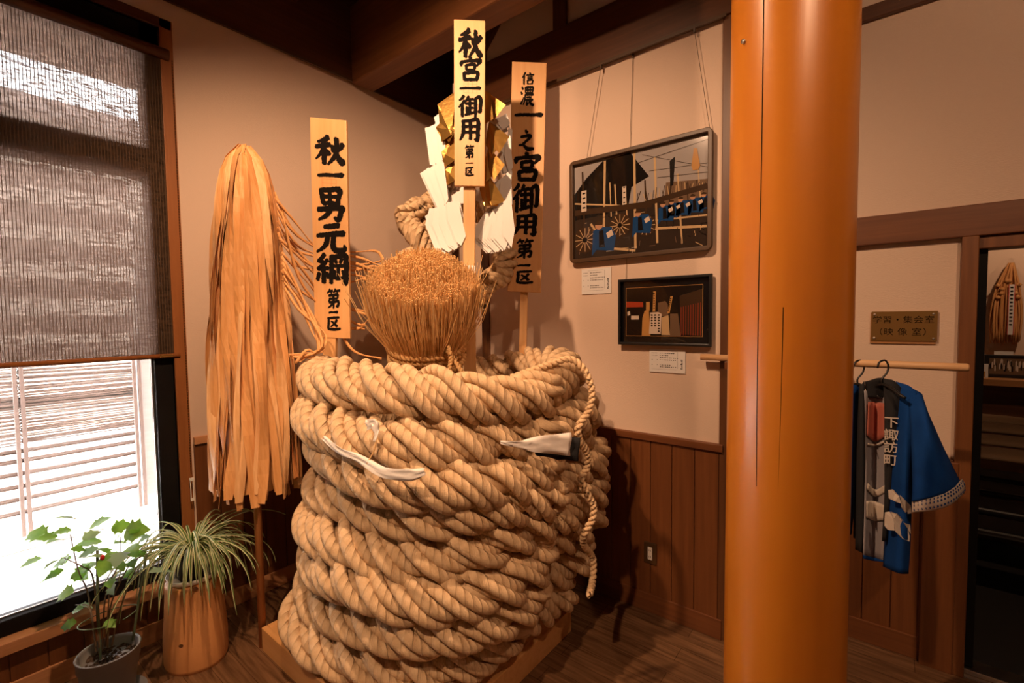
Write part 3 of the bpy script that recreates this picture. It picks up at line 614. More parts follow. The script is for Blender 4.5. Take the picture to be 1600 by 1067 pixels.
# ---------------------------------------------------------------- brush lettering
CH = {
'一': [[(8,56,11),(30,50,13),(60,49,13),(94,46,19)]],
'秋': [[(47,6,13),(34,16,11),(10,24,5)],[(3,40,9),(28,35,11),(52,30,11)],[(31,14,11),(32,50,12),(31,95,10)],[(30,40,10),(20,62,8),(3,80,4)],[(33,46,7),(42,54,10),(50,64,11)],[(58,32,7),(63,44,11),(64,54,9)],[(96,26,12),(88,40,9),(76,54,5)],[(74,8,11),(74,40,12),(66,70,10),(44,96,5)],[(72,48,8),(80,72,12),(92,86,15),(99,92,10)]],
'男': [[(18,6,10),(22,30,11),(24,48,9)],[(18,8,9),(50,6,10),(82,6,12),(78,30,11),(76,50,10)],[(24,27,8),(76,26,8)],[(49,7,9),(49,46,9)],[(24,48,9),(76,46,9)],[(6,68,10),(45,63,11),(88,60,12),(84,78,11),(76,96,11),(62,90,6)],[(52,50,10),(46,72,11),(30,88,9),(8,99,5)]],
'元': [[(28,14,9),(50,11,11),(78,6,12)],[(4,44,9),(45,38,11),(96,32,13)],[(40,40,11),(36,64,11),(24,82,9),(2,97,5)],[(60,36,11),(58,66,12),(62,86,13),(80,90,13),(96,84,10),(95,70,5)]],
'綱': [[(26,2,9),(18,16,9),(8,26,8),(26,30,8)],[(36,20,9),(22,38,8),(6,52,8),(38,48,9)],[(22,50,10),(23,96,10)],[(8,64,8),(2,88,8)],[(32,62,7),(40,80,9)],[(49,8,10),(48,55,10),(46,97,8)],[(49,10,9),(75,8,10),(95,7,11),(94,60,11),(92,94,11),(83,90,6)],[(60,16,8),(64,30,7)],[(82,15,8),(76,30,6)],[(56,40,7),(86,38,8)],[(70,40,7),(70,76,7)],[(58,54,7),(58,78,8),(85,76,7),(85,54,7)]],
'第': [[(26,2,8),(18,14,7),(6,24,5)],[(20,14,7),(46,10,8)],[(32,14,6),(36,24,8)],[(64,0,8),(58,12,7),(50,20,5)],[(60,12,7),(96,7,8)],[(74,12,6),(78,22,8)],[(16,36,8),(50,33,9),(80,30,10),(76,48,8)],[(24,52,8),(76,48,8)],[(24,50,9),(18,68,9)],[(18,70,8),(55,66,9),(84,63,10),(80,86,10),(66,88,6)],[(49,28,10),(50,66,10),(48,99,8)],[(46,68,8),(34,84,8),(10,97,4)]],
'区': [[(10,16,9),(50,11,11),(88,7,10)],[(17,14,10),(16,56,11),(12,90,10)],[(12,90,11),(50,93,12),(94,86,11)],[(72,26,11),(56,52,9),(30,76,6)],[(34,36,7),(52,50,10),(72,72,13)]],
'宮': [[(50,0,11),(52,12,10)],[(14,18,9),(10,28,11),(8,38,6)],[(14,21,8),(50,16,9),(94,13,12),(88,26,9),(80,36,5)],[(32,33,9),(33,54,8)],[(32,34,8),(70,31,9),(67,54,8)],[(33,53,7),(67,52,7)],[(48,54,8),(42,64,7)],[(22,66,10),(25,97,9)],[(22,67,9),(82,63,11),(78,96,10)],[(25,94,9),(78,92,9)]],
'御': [[(24,2,9),(16,14,8),(4,24,5)],[(27,24,9),(16,40,8),(2,54,5)],[(17,44,10),(17,96,9)],[(44,4,8),(38,18,8),(30,28,5)],[(38,20,7),(64,16,8)],[(30,38,8),(66,34,8)],[(49,20,8),(50,80,9)],[(50,57,7),(64,55,7)],[(37,52,8),(37,84,8)],[(28,88,7),(66,76,8)],[(72,14,8),(94,9,10),(94,66,10),(84,74,6)],[(73,14,10),(74,60,10),(73,99,7)]],
'用': [[(20,6,11),(20,50,11),(14,78,9),(4,97,5)],[(20,8,9),(50,6,10),(86,3,12),(86,60,12),(84,94,12),(70,90,6)],[(22,34,9),(84,31,9)],[(20,60,9),(84,57,9)],[(52,8,11),(52,92,10)]],
'信': [[(28,2,9),(18,24,9),(3,44,5)],[(18,30,10),(18,97,9)],[(62,2,7),(70,14,10)],[(36,23,8),(96,18,9)],[(46,38,7),(86,34,8)],[(46,51,7),(86,48,8)],[(46,64,9),(48,95,8)],[(46,65,8),(86,61,9),(82,94,8)],[(48,92,7),(82,90,7)]],
'濃': [[(10,6,7),(18,18,10)],[(3,32,7),(13,42,10)],[(3,92,9),(14,78,7),(24,58,4)],[(36,8,8),(38,36,7)],[(36,9,7),(90,6,8),(87,35,8)],[(38,21,6),(87,19,6)],[(38,35,6),(87,33,6)],[(54,0,7),(54,34,7)],[(71,0,7),(71,33,7)],[(32,46,7),(96,42,8)],[(36,47,8),(31,76,8),(20,97,4)],[(44,58,6),(82,56,7)],[(40,70,7),(94,67,7)],[(50,70,8),(48,95,8),(62,84,5)],[(86,72,7),(72,82,5)],[(60,68,7),(76,88,10),(98,97,10)]],
'之': [[(46,2,8),(56,14,12)],[(18,36,9),(50,30,10),(78,28,11),(60,48,9),(32,70,9)],[(6,76,6),(20,74,8),(34,74,8),(60,92,14),(97,90,9)]],
}
def brush(b, pts, place, lift):
    P = spline([(x, y, w_) for x, y, w_ in pts], 7*len(pts)); xy = P[:, :2]; wd = P[:, 2]*.80
    T = np.gradient(xy, axis=0); T /= np.linalg.norm(T, axis=1)[:, None]+1e-9; Nn = np.stack([-T[:, 1], T[:, 0]], 1)
    rough = 1+.09*rng.normal(size=(len(P), 2)); L_ = xy+Nn*(wd*rough[:, 0])[:, None]; R_ = xy-Nn*(wd*rough[:, 1])[:, None]
    cap0 = xy[0]-T[0]*wd[0]*.55+Nn[0]*wd[0]*.3; cap1 = xy[-1]+T[-1]*wd[-1]*.55-Nn[-1]*wd[-1]*.3
    k = len(P); V = np.concatenate([L_, R_, [cap0, cap1]]); F = [(i, i+1, k+i+1, k+i) for i in range(k-1)]+[(0, k, 2*k), (k-1, 2*k+1, 2*k-1)]
    b.add([place(x, y, lift) for x, y in V], F)
class Board:
    """a signboard: origin = centre of the top edge of the front face"""
    def __init__(s, tl, tr, bl, br, th):
        s.tl, s.tr, s.bl, s.br = map(np.asarray, (tl, tr, bl, br)); s.n = unit(np.cross(s.tr-s.tl, s.tl-s.bl)); s.th = th
        if s.n.dot(CAM-s.tl) < 0: s.n = -s.n
    def pt(s, u, v, lift=0): return (s.tl*(1-u)+s.tr*u)*(1-v)+(s.bl*(1-u)+s.br*u)*v+s.n*lift
def signboard(name, label, px, dep, pole_px, letters, seal, wrap=None):
    (tl, tr, bl, br) = [at(x, y, dd) for (x, y), dd in zip(px, dep)]
    bd = Board(tl, tr, bl, br, .016); cpx = at(*pole_px[-1]); t = thing(name, label, 'signboard', cpx, 'brush-lettered signboards on poles')
    MB().prism([tl, tr, br, bl], -bd.n*.018).build('board', board_m, t, bevel=.002)
    top_ = bd.pt(.5, .45)-bd.n*.028; P = [top_]+[at(*p) for p in pole_px]; b = MB()
    wdt = .5*pole_w[name_key(label)]
    for i in range(len(P)-1):
        a, c_ = P[i], P[i+1]; r_ = unit(tr-tl); b.obox(a-r_*wdt-bd.n*.011, c_-a, r_*2*wdt, bd.n*.022)
    b.build('pole', stakewood, t, bevel=.0015)
    lt = MB(); k = 0
    for ch, u0, u1, v0, v1 in letters:
        for st_ in CH[ch]:
            k += 1; brush(lt, st_, lambda x, y, l: bd.pt(u0+(u1-u0)*x/100, v0+(v1-v0)*y/100, l), .0006+.00002*k)
    lt.build('lettering', ink_m, t)
    u0, v0, du, dv = seal; sl = MB()
    for a in (0, 1/3, 2/3, 1.0):
        for (ua, va, ub, vb) in ((a, 0, a, 1), (0, a, 1, a)):
            p0, p1 = bd.pt(u0+du*ua, v0+dv*va, .0003), bd.pt(u0+du*ub, v0+dv*vb, .0003); d_ = unit(p1-p0); s_ = np.cross(d_, bd.n)*.0008
            sl.add([p0-s_, p0+s_, p1+s_, p1-s_], [(0, 1, 2, 3)])
    sl.build('seal_stamp', seal_m, t)
    if wrap:
        a, c_ = at(*wrap[0]), at(*wrap[1]); r_ = unit(tr-tl); MB().obox(a-r_*(wdt+.003)-bd.n*.014, c_-a, r_*2*(wdt+.003), bd.n*.028).build('paper_wrap', paper_m, t, bevel=.003)
    return bd
pole_w = {'l': .068, 'm': .056, 'r': .044}
def name_key(l): return 'l' if 'left' in l else ('m' if 'middle' in l else 'r')
signboard('pole_signboard', 'leftmost lettered wooden signboard on a pole, beside the hemp tassel', [(484, 183), (541, 188), (492, 527), (547, 529)], (2.36, 2.33, 2.36, 2.33), [(516, 560, 2.36), (517, 640, 2.36)],
    [('秋',.12,.93,.075,.215),('一',.14,.92,.215,.30),('男',.12,.93,.315,.465),('元',.10,.93,.475,.615),('綱',.10,.97,.615,.755),('第',.36,.76,.775,.865),('一',.40,.68,.86,.905),('区',.34,.76,.90,.965)], (.30, .275, .4, .06))
signboard('pole_signboard', 'middle and highest lettered signboard, standing in front of the gold and white paper', [(709, 30), (758, 32), (710, 290), (757, 291)], (2.2, 2.19, 2.2, 2.19), [(733, 420, 2.225), (735, 600, 2.225)],
    [('秋',.14,.90,.05,.235),('宮',.17,.88,.225,.37),('一',.14,.88,.375,.45),('御',.14,.90,.455,.59),('用',.16,.88,.60,.73),('第',.34,.66,.755,.835),('一',.36,.62,.85,.875),('区',.34,.66,.885,.94)], (.32, .36, .42, .08), ((733, 415, 2.222), (733.5, 475, 2.222)))
signboard('pole_signboard', 'rightmost lettered signboard on a thin pole, before the wall of framed photographs', [(800, 96), (854, 98), (793, 455), (845, 457)], (2.70, 2.67, 2.70, 2.67), [(817, 540, 2.73), (815, 640, 2.75)],
    [('信',.30,.66,.045,.10),('濃',.27,.66,.105,.19),('一',.06,.94,.195,.265),('之',.22,.70,.295,.385),('宮',.10,.88,.395,.52),('御',.10,.86,.53,.66),('用',.14,.86,.665,.755),('第',.22,.76,.77,.855),('一',.26,.68,.865,.905),('区',.22,.78,.905,.965)], (.24, .35, .42, .06))

# ---------------------------------------------------------------- gohei of white and gold paper
gd = 2.40
gh = thing('paper_streamer_wand', 'bunch of folded white and gold paper on a wand behind the middle signboard', 'paper ornament', at(711, 420, gd+.1))
MB().obox(at(707, 420, gd+.06), at(707, 130, gd+.06)-at(707, 420, gd+.06), RT*.03, FW*.022).build('wand', dkwood_z, gh, bevel=.002)
def leaves(px, dep, n, name, m, fan=.035, step=.0045, pivot=0):
    """a stack of paper leaves; each leaf is turned a little about the first corner and sits a step behind the last"""
    b = MB(); pv = at(*px[pivot], dep); axm = max((at(x, y, dep)-pv)@RT for x, y in px)
    for i in range(n):
        ang = (i-(n-1)/2)*fan/max(1, n-1)*2; q = []; yaw = .35*math.sin(i*1.9+px[0][0])
        for (x, y) in px:
            p_ = at(x, y, dep)-pv; a_, b_ = p_@RT, p_@UP
            a_ = a_ if m is gold_m else axm-(axm-a_)*(1-.72*i/n)
            q.append(pv+RT*(a_*math.cos(ang)-b_*math.sin(ang))+UP*(a_*math.sin(ang)+b_*math.cos(ang))+FW*(-step*i+yaw*a_*.5+.10*b_))
        q = np.array(q); k = len(q); h_ = k//2
        if m is gold_m: q[h_] = q[h_]-FW*.02; b.add(q, [tuple(range(0, h_+1)), tuple([0]+list(range(h_, k)))] if h_ > 1 and k-h_ > 1 else [tuple(range(k))])
        else: b.add(q, [tuple(range(k))])
    return b.build(name, m, gh, solid=.0007)
W = 'white_paper'; G = 'gold_paper'
leaves([(682, 198), (676, 183), (690, 170), (697, 188)], gd-.04, 4, W, paper_m, .1)
leaves([(664, 200), (682, 195), (696, 227), (694, 263), (679, 259)], gd-.02, 9, W, paper_m, .10)
leaves([(656, 271), (666, 262), (692, 263), (700, 321), (690, 328), (679, 310)], gd-.05, 10, W, paper_m, .10)
leaves([(671, 325), (711, 326), (725, 381), (706, 395), (691, 388), (669, 352)], gd-.10, 13, W, paper_m, .16)
leaves([(664, 338), (674, 328), (690, 384), (682, 376)], gd-.06, 3, W, paper_m, .10)
leaves([(709, 284), (727, 284), (724, 321), (699, 321)], gd-.05, 6, W, paper_m, .10)
leaves([(776, 245), (797, 198), (800, 266), (787, 273)], gd+.0, 6, W, paper_m, .08)
leaves([(762, 188), (787, 183), (796, 199), (782, 206)], gd+.0, 5, W, paper_m, .12)
leaves([(770, 287), (799, 265), (799, 324), (763, 324)], gd-.02, 7, W, paper_m, .08)
leaves([(763, 324), (799, 321), (796, 371), (771, 397), (740, 375)], gd-.09, 12, W, paper_m, .14)
leaves([(735, 295), (748, 299), (762, 318), (742, 312)], gd-.04, 4, W, paper_m, .1)
for k, q in enumerate(([(684, 164), (711, 145), (712, 215), (697, 224)], [(681, 200), (697, 187), (712, 214), (700, 228)], [(690, 238), (714, 216), (714, 252), (697, 263)], [(696, 266), (714, 250), (714, 283), (699, 293)],
                       [(764, 147), (788, 173), (766, 193)], [(764, 190), (793, 220), (775, 247), (762, 227)], [(763, 231), (786, 263), (766, 288), (758, 260)], [(762, 270), (785, 320), (763, 326), (752, 297)], [(750, 140), (766, 150), (766, 195), (750, 200)])):
    leaves(q, gd-.07-.006*k, 2, G, gold_m, .10, .006)

# white strips tucked into the coil
def ribbon(name, label, pts, wd, m, parent=None, extra=None):
    P = spline([at(x, y, dd) for x, y, dd in pts], 26); T = norm(np.gradient(P, axis=0)); Q = np.zeros((26, 5, 3)); wv = np.interp(np.linspace(0, 1, 26), np.linspace(0, 1, len(wd)), wd)
    for i in range(26):
        s_ = unit(np.cross(T[i], FW)); nn = np.cross(T[i], s_)
        for j, t_ in enumerate(np.linspace(-1, 1, 5)): Q[i, j] = P[i]+s_*wv[i]*t_+nn*.006*math.sin(t_*5+i*.5)
    t = thing(name, label, 'paper strip', P.min(0)) if parent is None else parent
    b = MB(); b.grid(Q); b.build('strip' if parent is None else name, m, t, True, solid=.0012); return t
t = ribbon('white_paper_strip', 'long white paper strip tucked between rope turns at front left of coil', [(503, 681, 1.775), (530, 704, 1.695), (560, 716, 1.645), (600, 738, 1.575), (640, 742, 1.54), (664, 737, 1.53)], (.006, .014, .014, .018, .022, .010), cloth_m)
ribbon('folded_end', '', [(572, 664, 1.635), (584, 662, 1.63), (588, 676, 1.63), (585, 690, 1.625)], (.018, .016, .008, .004), cloth_m, t)
MB().tube(spline([at(x, y, 1.62) for x, y in ((588, 688), (584, 705), (573, 724))], 8), .0022, 5).build('tie', straw_m, t)
t = ribbon('white_paper_strip', 'short white paper strip with black end on right side of coil', [(782, 691, 1.66), (815, 695, 1.685), (850, 694, 1.72), (892, 694, 1.77)], (.004, .016, .034, .044), cloth_m)
ribbon('black_backing', '', [(836, 706, 1.75), (870, 700, 1.78), (905, 702, 1.80)], (.012, .045, .045), blackcloth_m, t)

# ---------------------------------------------------------------- framed photographs
def pol(b, fr_, pts, m, lift):
    b.add([fr_(u, v, lift) for u, v in pts], [tuple(range(len(pts)))], m)
def lin(b, fr_, u0, v0, u1, v1, w_, m, lift, asp):
    d_ = np.array([(u1-u0)*asp, v1-v0]); d_ /= np.linalg.norm(d_)+1e-9; nx, ny = -d_[1]*w_/asp, d_[0]*w_
    pol(b, fr_, [(u0+nx, v0+ny), (u0-nx, v0-ny), (u1-nx, v1-ny), (u1+nx, v1+ny)], m, lift)
def cm(name, c, rough=.12): return mat(name, c, rough, coat=.6)
SKY = cm('print_sky', (.34, .31, .30)); ROOF = cm('print_dark', (.010, .008, .007)); POLE = cm('print_pole', (.55, .38, .20)); BEAM = cm('print_brown', (.05, .028, .015)); BLUE = cm('print_blue', (.012, .055, .17)); SKIN = cm('print_skin', (.48, .26, .15)); PALE = cm('print_pale', (.62, .52, .42)); GROUND = cm('print_ground', (.035, .024, .018)); MID = cm('print_mid', (.16, .10, .06)); REDP = cm('print_red', (.36, .05, .02)); ORAN = cm('print_orange', (.50, .26, .08)); MATTE = cm('mount_black', (.006, .006, .007), .18)
A0, A1 = np.array([1.072, 2.578]), np.array([1.884, 1.978]); dpt = -.03
def hang(name, label, x0, z0, x1, z1, fw, m, y0, y1, group, rnd):
    t = thing(name, label, 'framed photograph', ((x0+x1)/2, (y0+y1)/2, z0), group)
    b = MB()
    def rr(x0, z0, x1, z1, r, k=6):
        out = []
        for cx, cz, a0 in ((x1-r, z1-r, 0), (x0+r, z1-r, 90), (x0+r, z0+r, 180), (x1-r, z0+r, 270)):
            for i in range(k+1): a = math.radians(a0+90*i/k); out.append((cx+r*math.cos(a), cz+r*math.sin(a)))
        return out
    O = rr(x0, z0, x1, z1, rnd); I = rr(x0+fw, z0+fw, x1-fw, z1-fw, max(.001, rnd*.15)); k = len(O); V = []
    for y in (y0, y1): V += [(p_[0], y, p_[1]) for p_ in O]+[(p_[0], y, p_[1]) for p_ in I]
    F = []
    for i in range(k):
        j = (i+1) % k; F += [(i, j, k+j, k+i), (2*k+j, 2*k+i, 3*k+i, 3*k+j), (j, i, 2*k+i, 2*k+j), (k+i, k+j, 3*k+j, 3*k+i)]
    b.add(V, F); b.build('frame', m, t, bevel=.003)
    MB().box((x0+fw*.6, y1+.002, z0+fw*.6), (x1-fw*.6, y1+.008, z1-fw*.6)).build('backing', MATTE, t)
    return t, lambda u, v, l: np.array([x0+fw+(x1-x0-2*fw)*u, y1-l, z1-fw-(z1-z0-2*fw)*v])
t, fr1 = hang('framed_photograph', 'large photograph in rounded bronze frame of people with wagons and poles', 1.072, 1.978, 1.884, 2.575, .022, frame_m, -.045, -.018, 'framed photographs on the wall', .028)
b = MB(); asp = 1.38
pol(b, fr1, [(0, 0), (1, 0), (1, .62), (0, .62)], SKY, .0005); pol(b, fr1, [(0, .56), (1, .50), (1, 1), (0, 1)], GROUND, .0008)
pol(b, fr1, [(.0, .30), (.10, .16), (.24, .02), (.46, 0), (.60, .27), (.47, .34), (.44, .56), (0, .58)], ROOF, .0011)
pol(b, fr1, [(.72, .36), (1, .40), (1, .60), (.70, .60)], MID, .0011)
for (u0, v0, u1, v1, w_) in ((.07, .08, .09, .95, .010), (.26, .02, .25, .70, .012), (.49, .0, .50, .95, .012), (.64, .10, .66, .92, .010), (.80, .30, .83, .95, .008), (.93, .25, .95, .6, .005), (.34, .28, .36, .75, .008), (.42, .32, .44, .7, .006), (.57, .3, .58, .62, .008), (.86, .40, .87, .6, .005), (.76, .35, .74, .6, .006), (.30, .25, .31, .6, .006)): lin(b, fr1, u0, v0, u1, v1, w_, POLE if rng.random() > .35 else BEAM, .0014+.0001*rng.random(), asp)
for (u0, v0, u1, v1, w_) in ((0, .40, .45, .52, .008), (0, .50, .62, .54, .030), (.55, .53, 1, .46, .025), (0, .85, .2, .72, .016), (.14, .64, .22, .80, .012), (.55, .70, 1, .72, .008), (.48, .76, 1, .82, .012), (.15, .88, .5, .97, .012), (.50, .12, 1, .05, .002), (.55, .05, 1, .30, .002), (.6, .22, 1, .26, .002), (.66, .3, 1, .34, .002)): lin(b, fr1, u0, v0, u1, v1, w_, (POLE if w_ in (.008, .012) else BEAM), .0018+.0001*rng.random(), asp)
def disc(u, v, r, m, l, k=16, f=0): pol(b, fr1, [(u+r*math.cos(2*math.pi*i/k)/asp, v+r*math.sin(2*math.pi*i/k)) for i in range(k)], m, l)
for (u, v, r) in ((.09, .80, .14), (.38, .70, .12), (.58, .74, .10)):
    disc(u, v, r, BEAM, .0021)
    for k in range(12): a = k*math.pi/6; lin(b, fr1, u, v, u+r*.9*math.cos(a)/asp, v+r*.9*math.sin(a), .0035, POLE, .0024, asp)
    disc(u, v, r*.2, ROOF, .0027)
for (u, v, s) in ((.21, .70, 1.0), (.52, .63, .75), (.70, .58, .6), (.82, .56, .55), (.90, .555, .55), (.97, .55, .5), (.76, .57, .5)):
    pol(b, fr1, [(u-.05*s, v+.02*s), (u+.01*s, v-.01*s), (u+.10*s, v-.0*s), (u+.14*s, v+.10*s), (u+.12*s, v+.25*s), (u-.02*s, v+.22*s), (u-.06*s, v+.28*s)], BLUE, .0028)
    pol(b, fr1, [(u+.0*s, v+.03*s), (u+.035*s, v+.02*s), (u+.05*s, v+.2*s), (u-.0*s, v+.2*s)], ROOF, .0029)
    disc(u, v-.03*s, .045*s, SKIN, .0031, 12); pol(b, fr1, [(u-.035*s, v-.04*s), (u-.01*s, v-.085*s), (u+.03*s, v-.06*s), (u+.03*s, v-.03*s)], BEAM, .0032)
    pol(b, fr1, [(u+.06*s, v+.06*s), (u+.105*s, v+.03*s), (u+.12*s, v+.085*s), (u+.075*s, v+.115*s)], PALE, .0033)
pol(b, fr1, [(.06, .28), (.105, .28), (.105, .50), (.06, .50)], PALE, .0034); pol(b, fr1, [(.40, .32), (.43, .32), (.43, .50), (.40, .50)], PALE, .0034)
for v in (.31, .36, .41, .46): lin(b, fr1, .07, v, .095, v, .008, ROOF, .0036, asp); lin(b, fr1, .408, v+.02, .422, v+.02, .006, ROOF, .0036, asp)
pol(b, fr1, [(.905, .10), (.925, .11), (.945, .27), (.935, .30), (.90, .30), (.89, .26)], ORAN, .0036); pol(b, fr1, [(.745, .17), (.78, .14), (.775, .26), (.77, .40), (.75, .40)], ROOF, .0036)
for k in range(70):
    u = rng.uniform(.02, .97); v = rng.uniform(.56, .97); L_ = rng.uniform(.02, .09); a_ = rng.choice([0, 0, 1.4, 1.57, 1.7, .6])
    lin(b, fr1, u, v, min(.99, u+L_*math.cos(a_)*.7), min(.99, v+L_*math.sin(a_)), .0028, (POLE, PALE, ROOF, MID)[k % 4] if u < .5 else (MID, ROOF, BEAM, POLE)[k % 4], .0017+.00001*k, asp)
for k in range(26):
    u = .5+.5*k/26; lin(b, fr1, u, .38+.05*rng.random(), u+.01*rng.normal(), .50, .003, BEAM if k % 3 else POLE, .0016, asp)
b.build('photo_print', SKY, t)
t, fr2 = hang('framed_photograph', 'smaller photograph in square black frame, hung below the large bronze frame', 1.383, 1.497, 1.885, 1.862, .014, black_m, -.04, -.016, 'framed photographs on the wall', .0015)
b = MB()
def fr2i(u, v, l): return fr2(.055+.87*u, .11+.78*v, l)
asp = 1.35
pol(b, fr2i, [(-.006, -.008), (1.006, -.008), (1.006, 1.008), (-.006, 1.008)], ORAN, .0004)
pol(b, fr2i, [(0, 0), (1, 0), (1, 1), (0, 1)], ROOF, .0008); pol(b, fr2i, [(0, .28), (.24, .30), (.24, .40), (0, .40)], REDP, .0012); pol(b, fr2i, [(.72, .20), (1, .08), (1, 1), (.74, .95)], BEAM, .0012)
for k in range(9): lin(b, fr2i, .74+.03*k, .42-.01*k, .74+.03*k, .98, .004, REDP, .0016, asp)
pol(b, fr2i, [(.23, .62), (.26, .48), (.32, .46), (.34, 1), (.22, 1)], ORAN, .0016); pol(b, fr2i, [(.60, .55), (.70, .55), (.74, 1), (.60, 1)], MID, .0016); pol(b, fr2i, [(.44, .32), (.54, .29), (.57, .36), (.58, .60), (.44, .60)], MID, .0014)
pol(b, fr2i, [(.28, .30), (.33, .30), (.33, .48), (.28, .48)], ORAN, .0018); pol(b, fr2i, [(.38, .09), (.415, .09), (.405, .50), (.37, .50)], ORAN, .0020); pol(b, fr2i, [(.605, .20), (.635, .20), (.595, .54), (.565, .54)], ORAN, .0020)
pol(b, fr2i, [(.34, .52), (.44, .51), (.49, .55), (.48, .96), (.32, .96)], PALE, .0022); pol(b, fr2i, [(.49, .62), (.58, .58), (.60, .98), (.49, .98)], POLE, .0021)
for k in range(7): lin(b, fr2i, .38+.004*(k % 2), .13+k*.05, .40, .13+k*.05, .008, ROOF, .0024, asp); lin(b, fr2i, .60-.005*k, .25+k*.04, .62-.005*k, .25+k*.04, .008, ROOF, .0024, asp)
for cu, ck in ((.455, 7), (.405, 5), (.36, 5)):
    for k in range(ck): lin(b, fr2i, cu-.012, .57+k*.055, cu+.012, .575+k*.055, .012, ROOF, .0026, asp); lin(b, fr2i, cu, .555+k*.055, cu-.004, .59+k*.055, .007, ROOF, .0027, asp)
pol(b, fr2i, [(.015, .50), (.05, .48), (.06, .56), (.02, .58)], PALE, .0022); pol(b, fr2i, [(.07, .58), (.18, .58), (.18, .66), (.07, .66)], PALE, .0022)
b.build('photo_print', ROOF, t)
# hanging wires
def wire(pts, label):
    o = thing('picture_wire', label, 'wire', pts[-1], 'picture wires'); b = MB(); b.tube(pts, .0013, 5); b.build('strand', frame_m, o); c_ = np.array(pts[0]); MB().box(c_-[.006, .005, .012], c_+[.006, .005, .012]).build('hook', frame_m, o, bevel=.001)
for (xa, ya), (xb, yb), l in (((939, 105), (916, 254), 'leftmost hanging wire, holding the left side of the large bronze frame'), ((1085, 47), (1110, 207), 'rightmost hanging wire, slanting to the top right of the large bronze frame')):
    wire([onY(xa, ya, -.036), onY(xb, yb, -.030)], l)
wire([onY(989, 86, -.010), onY(978, 437, -.010)], 'middle vertical wire running behind the large frame down to the small black frame')
# captions
for (x, y, x2, y2), l in (((909, 421, 955, 458), 'white printed caption card under the large bronze frame'), ((1015, 545, 1071, 584), 'white printed caption card under the small black frame')):
    p0 = onY(x, y, -.004); p1 = onY(x2, y2, -.004); z0, z1 = min(p0[2], p1[2]), max(p0[2], p1[2]); t = thing('caption_card', l, 'caption card', (p0[0], -.003, z0), 'caption cards')
    MB().box((p0[0], -.006, z0), (p1[0], -.001, z1)).build('card', paper_m, t)
    wd, hg = p1[0]-p0[0], z1-z0; b = MB()
    def cb(u0, v0, u1, v1): b.box((p0[0]+wd*u0, -.0064, z1-hg*v1), (p0[0]+wd*u1, -.006, z1-hg*v0))
    for v, n_ in ((.15, 8), (.25, 5), (.35, 10), (.44, 9), (.66, 6), (.74, 9)):
        if v in (.15, .25, .44, .66):
            for k in range(4 if v < .3 else 2): u = .07+(.045 if v < .3 else .15)*k; cb(u, v, u+.018, v+.03)
        for k in range(n_): u = .30+.052*k; cb(u, v, u+rng.uniform(.02, .038), v+.032)
    for k in range(7): cb(.87+.012*(k % 3), .42+.06*k, .925, .455+.06*k)
    cb(.22, .08, .76, .084); cb(.79, .08, .794, .8); cb(.06, .86, .76, .864)
    b.build('printed_text', ink_m, t)
# socket
c = onY(1018, 862, 0); t = thing('wall_outlet', 'dark plated wall socket on the wooden wainscot right of the coil', 'outlet', (c[0], -.02, c[2]-.06))
MB().box((c[0]-.036, -.022, c[2]-.06), (c[0]+.036, -.012, c[2]+.06)).build('plate', frame_m, t, bevel=.003)
MB().box((c[0]-.013, -.026, c[2]-.036), (c[0]+.013, -.021, c[2]+.036)).build('insert', dish_m, t, bevel=.002)
b = MB()
for dz in (-.018, .018):
    for dx in (-.0045, .0045): b.box((c[0]+dx-.001, -.0265, c[2]+dz-.005), (c[0]+dx+.001, -.0255, c[2]+dz+.005))
b.build('slots', ink_m, t)

# ---------------------------------------------------------------- brass room sign
a, c = onY(1362, 487, YR-.012), onY(1464, 534, YR-.012); sx0, sx1, sz0, sz1 = a[0], c[0], c[2], a[2]
t = thing('brass_room_sign', 'brass plate with black writing on the wall above the clothes rail', 'sign', ((sx0+sx1)/2, YR-.01, sz0))
MB().box((sx0, YR-.014, sz0), (sx1, YR-.009, sz1)).build('plate', brass_m, t, bevel=.001)
MB().box((sx0-.004, YR-.009, sz0-.012), (sx1-.004, YR, sz1-.004)).build('acrylic_back', shelf_m, t)
for (u, v) in ((.05, .1), (.95, .1), (.05, .9), (.94, .9)): MB().lathe([(.0055, 0), (.0055, .003), (.003, .005)], 12, (0, 0, 0)).build('screw', steel_m, t, True).matrix_parent_inverse = Matrix.Translation(-Vector(t.location)) @ Matrix.Translation((sx0+(sx1-sx0)*u, YR-.014, sz0+(sz1-sz0)*v)) @ Matrix.Rotation(math.pi/2, 4, 'X')
hS = sz1-sz0
text_mesh('学習・集会室', hS*.265, ((sx0+sx1)/2-.003, YR-.0145, sz1-hS*.30), (1, 0, 0), (0, 0, 1), ink_m, 'lettering', t, .0004, 0.0)
text_mesh('（映 像 室）', hS*.265, ((sx0+sx1)/2-.003, YR-.0145, sz1-hS*.70), (1, 0, 0), (0, 0, 1), ink_m, 'lettering', t, .0004, 0.0, spacing=1.08)

# ---------------------------------------------------------------- clothes rail
RY, RZ = -.05, 1.447
t = thing('clothes_rail', 'round pale wooden rail held out from the wall behind the pillar', 'rail', (2.3, RY, RZ))
MB().tube([(1.84, RY, RZ), (2.80, RY, RZ), (2.806, RY, RZ)], [.0155, .0155, .012], 18).build('rod', rod_m, t, True)
b = MB(); b.box((1.955, RY-.02, RZ-.055), (1.99, YR, RZ-.016)); b.build('bracket', trim_xm, t, bevel=.003)
b = MB(); b.box((2.35, RY-.02, RZ-.055), (2.385, YR, RZ-.016)); b.build('bracket', trim_xm, t, bevel=.003)

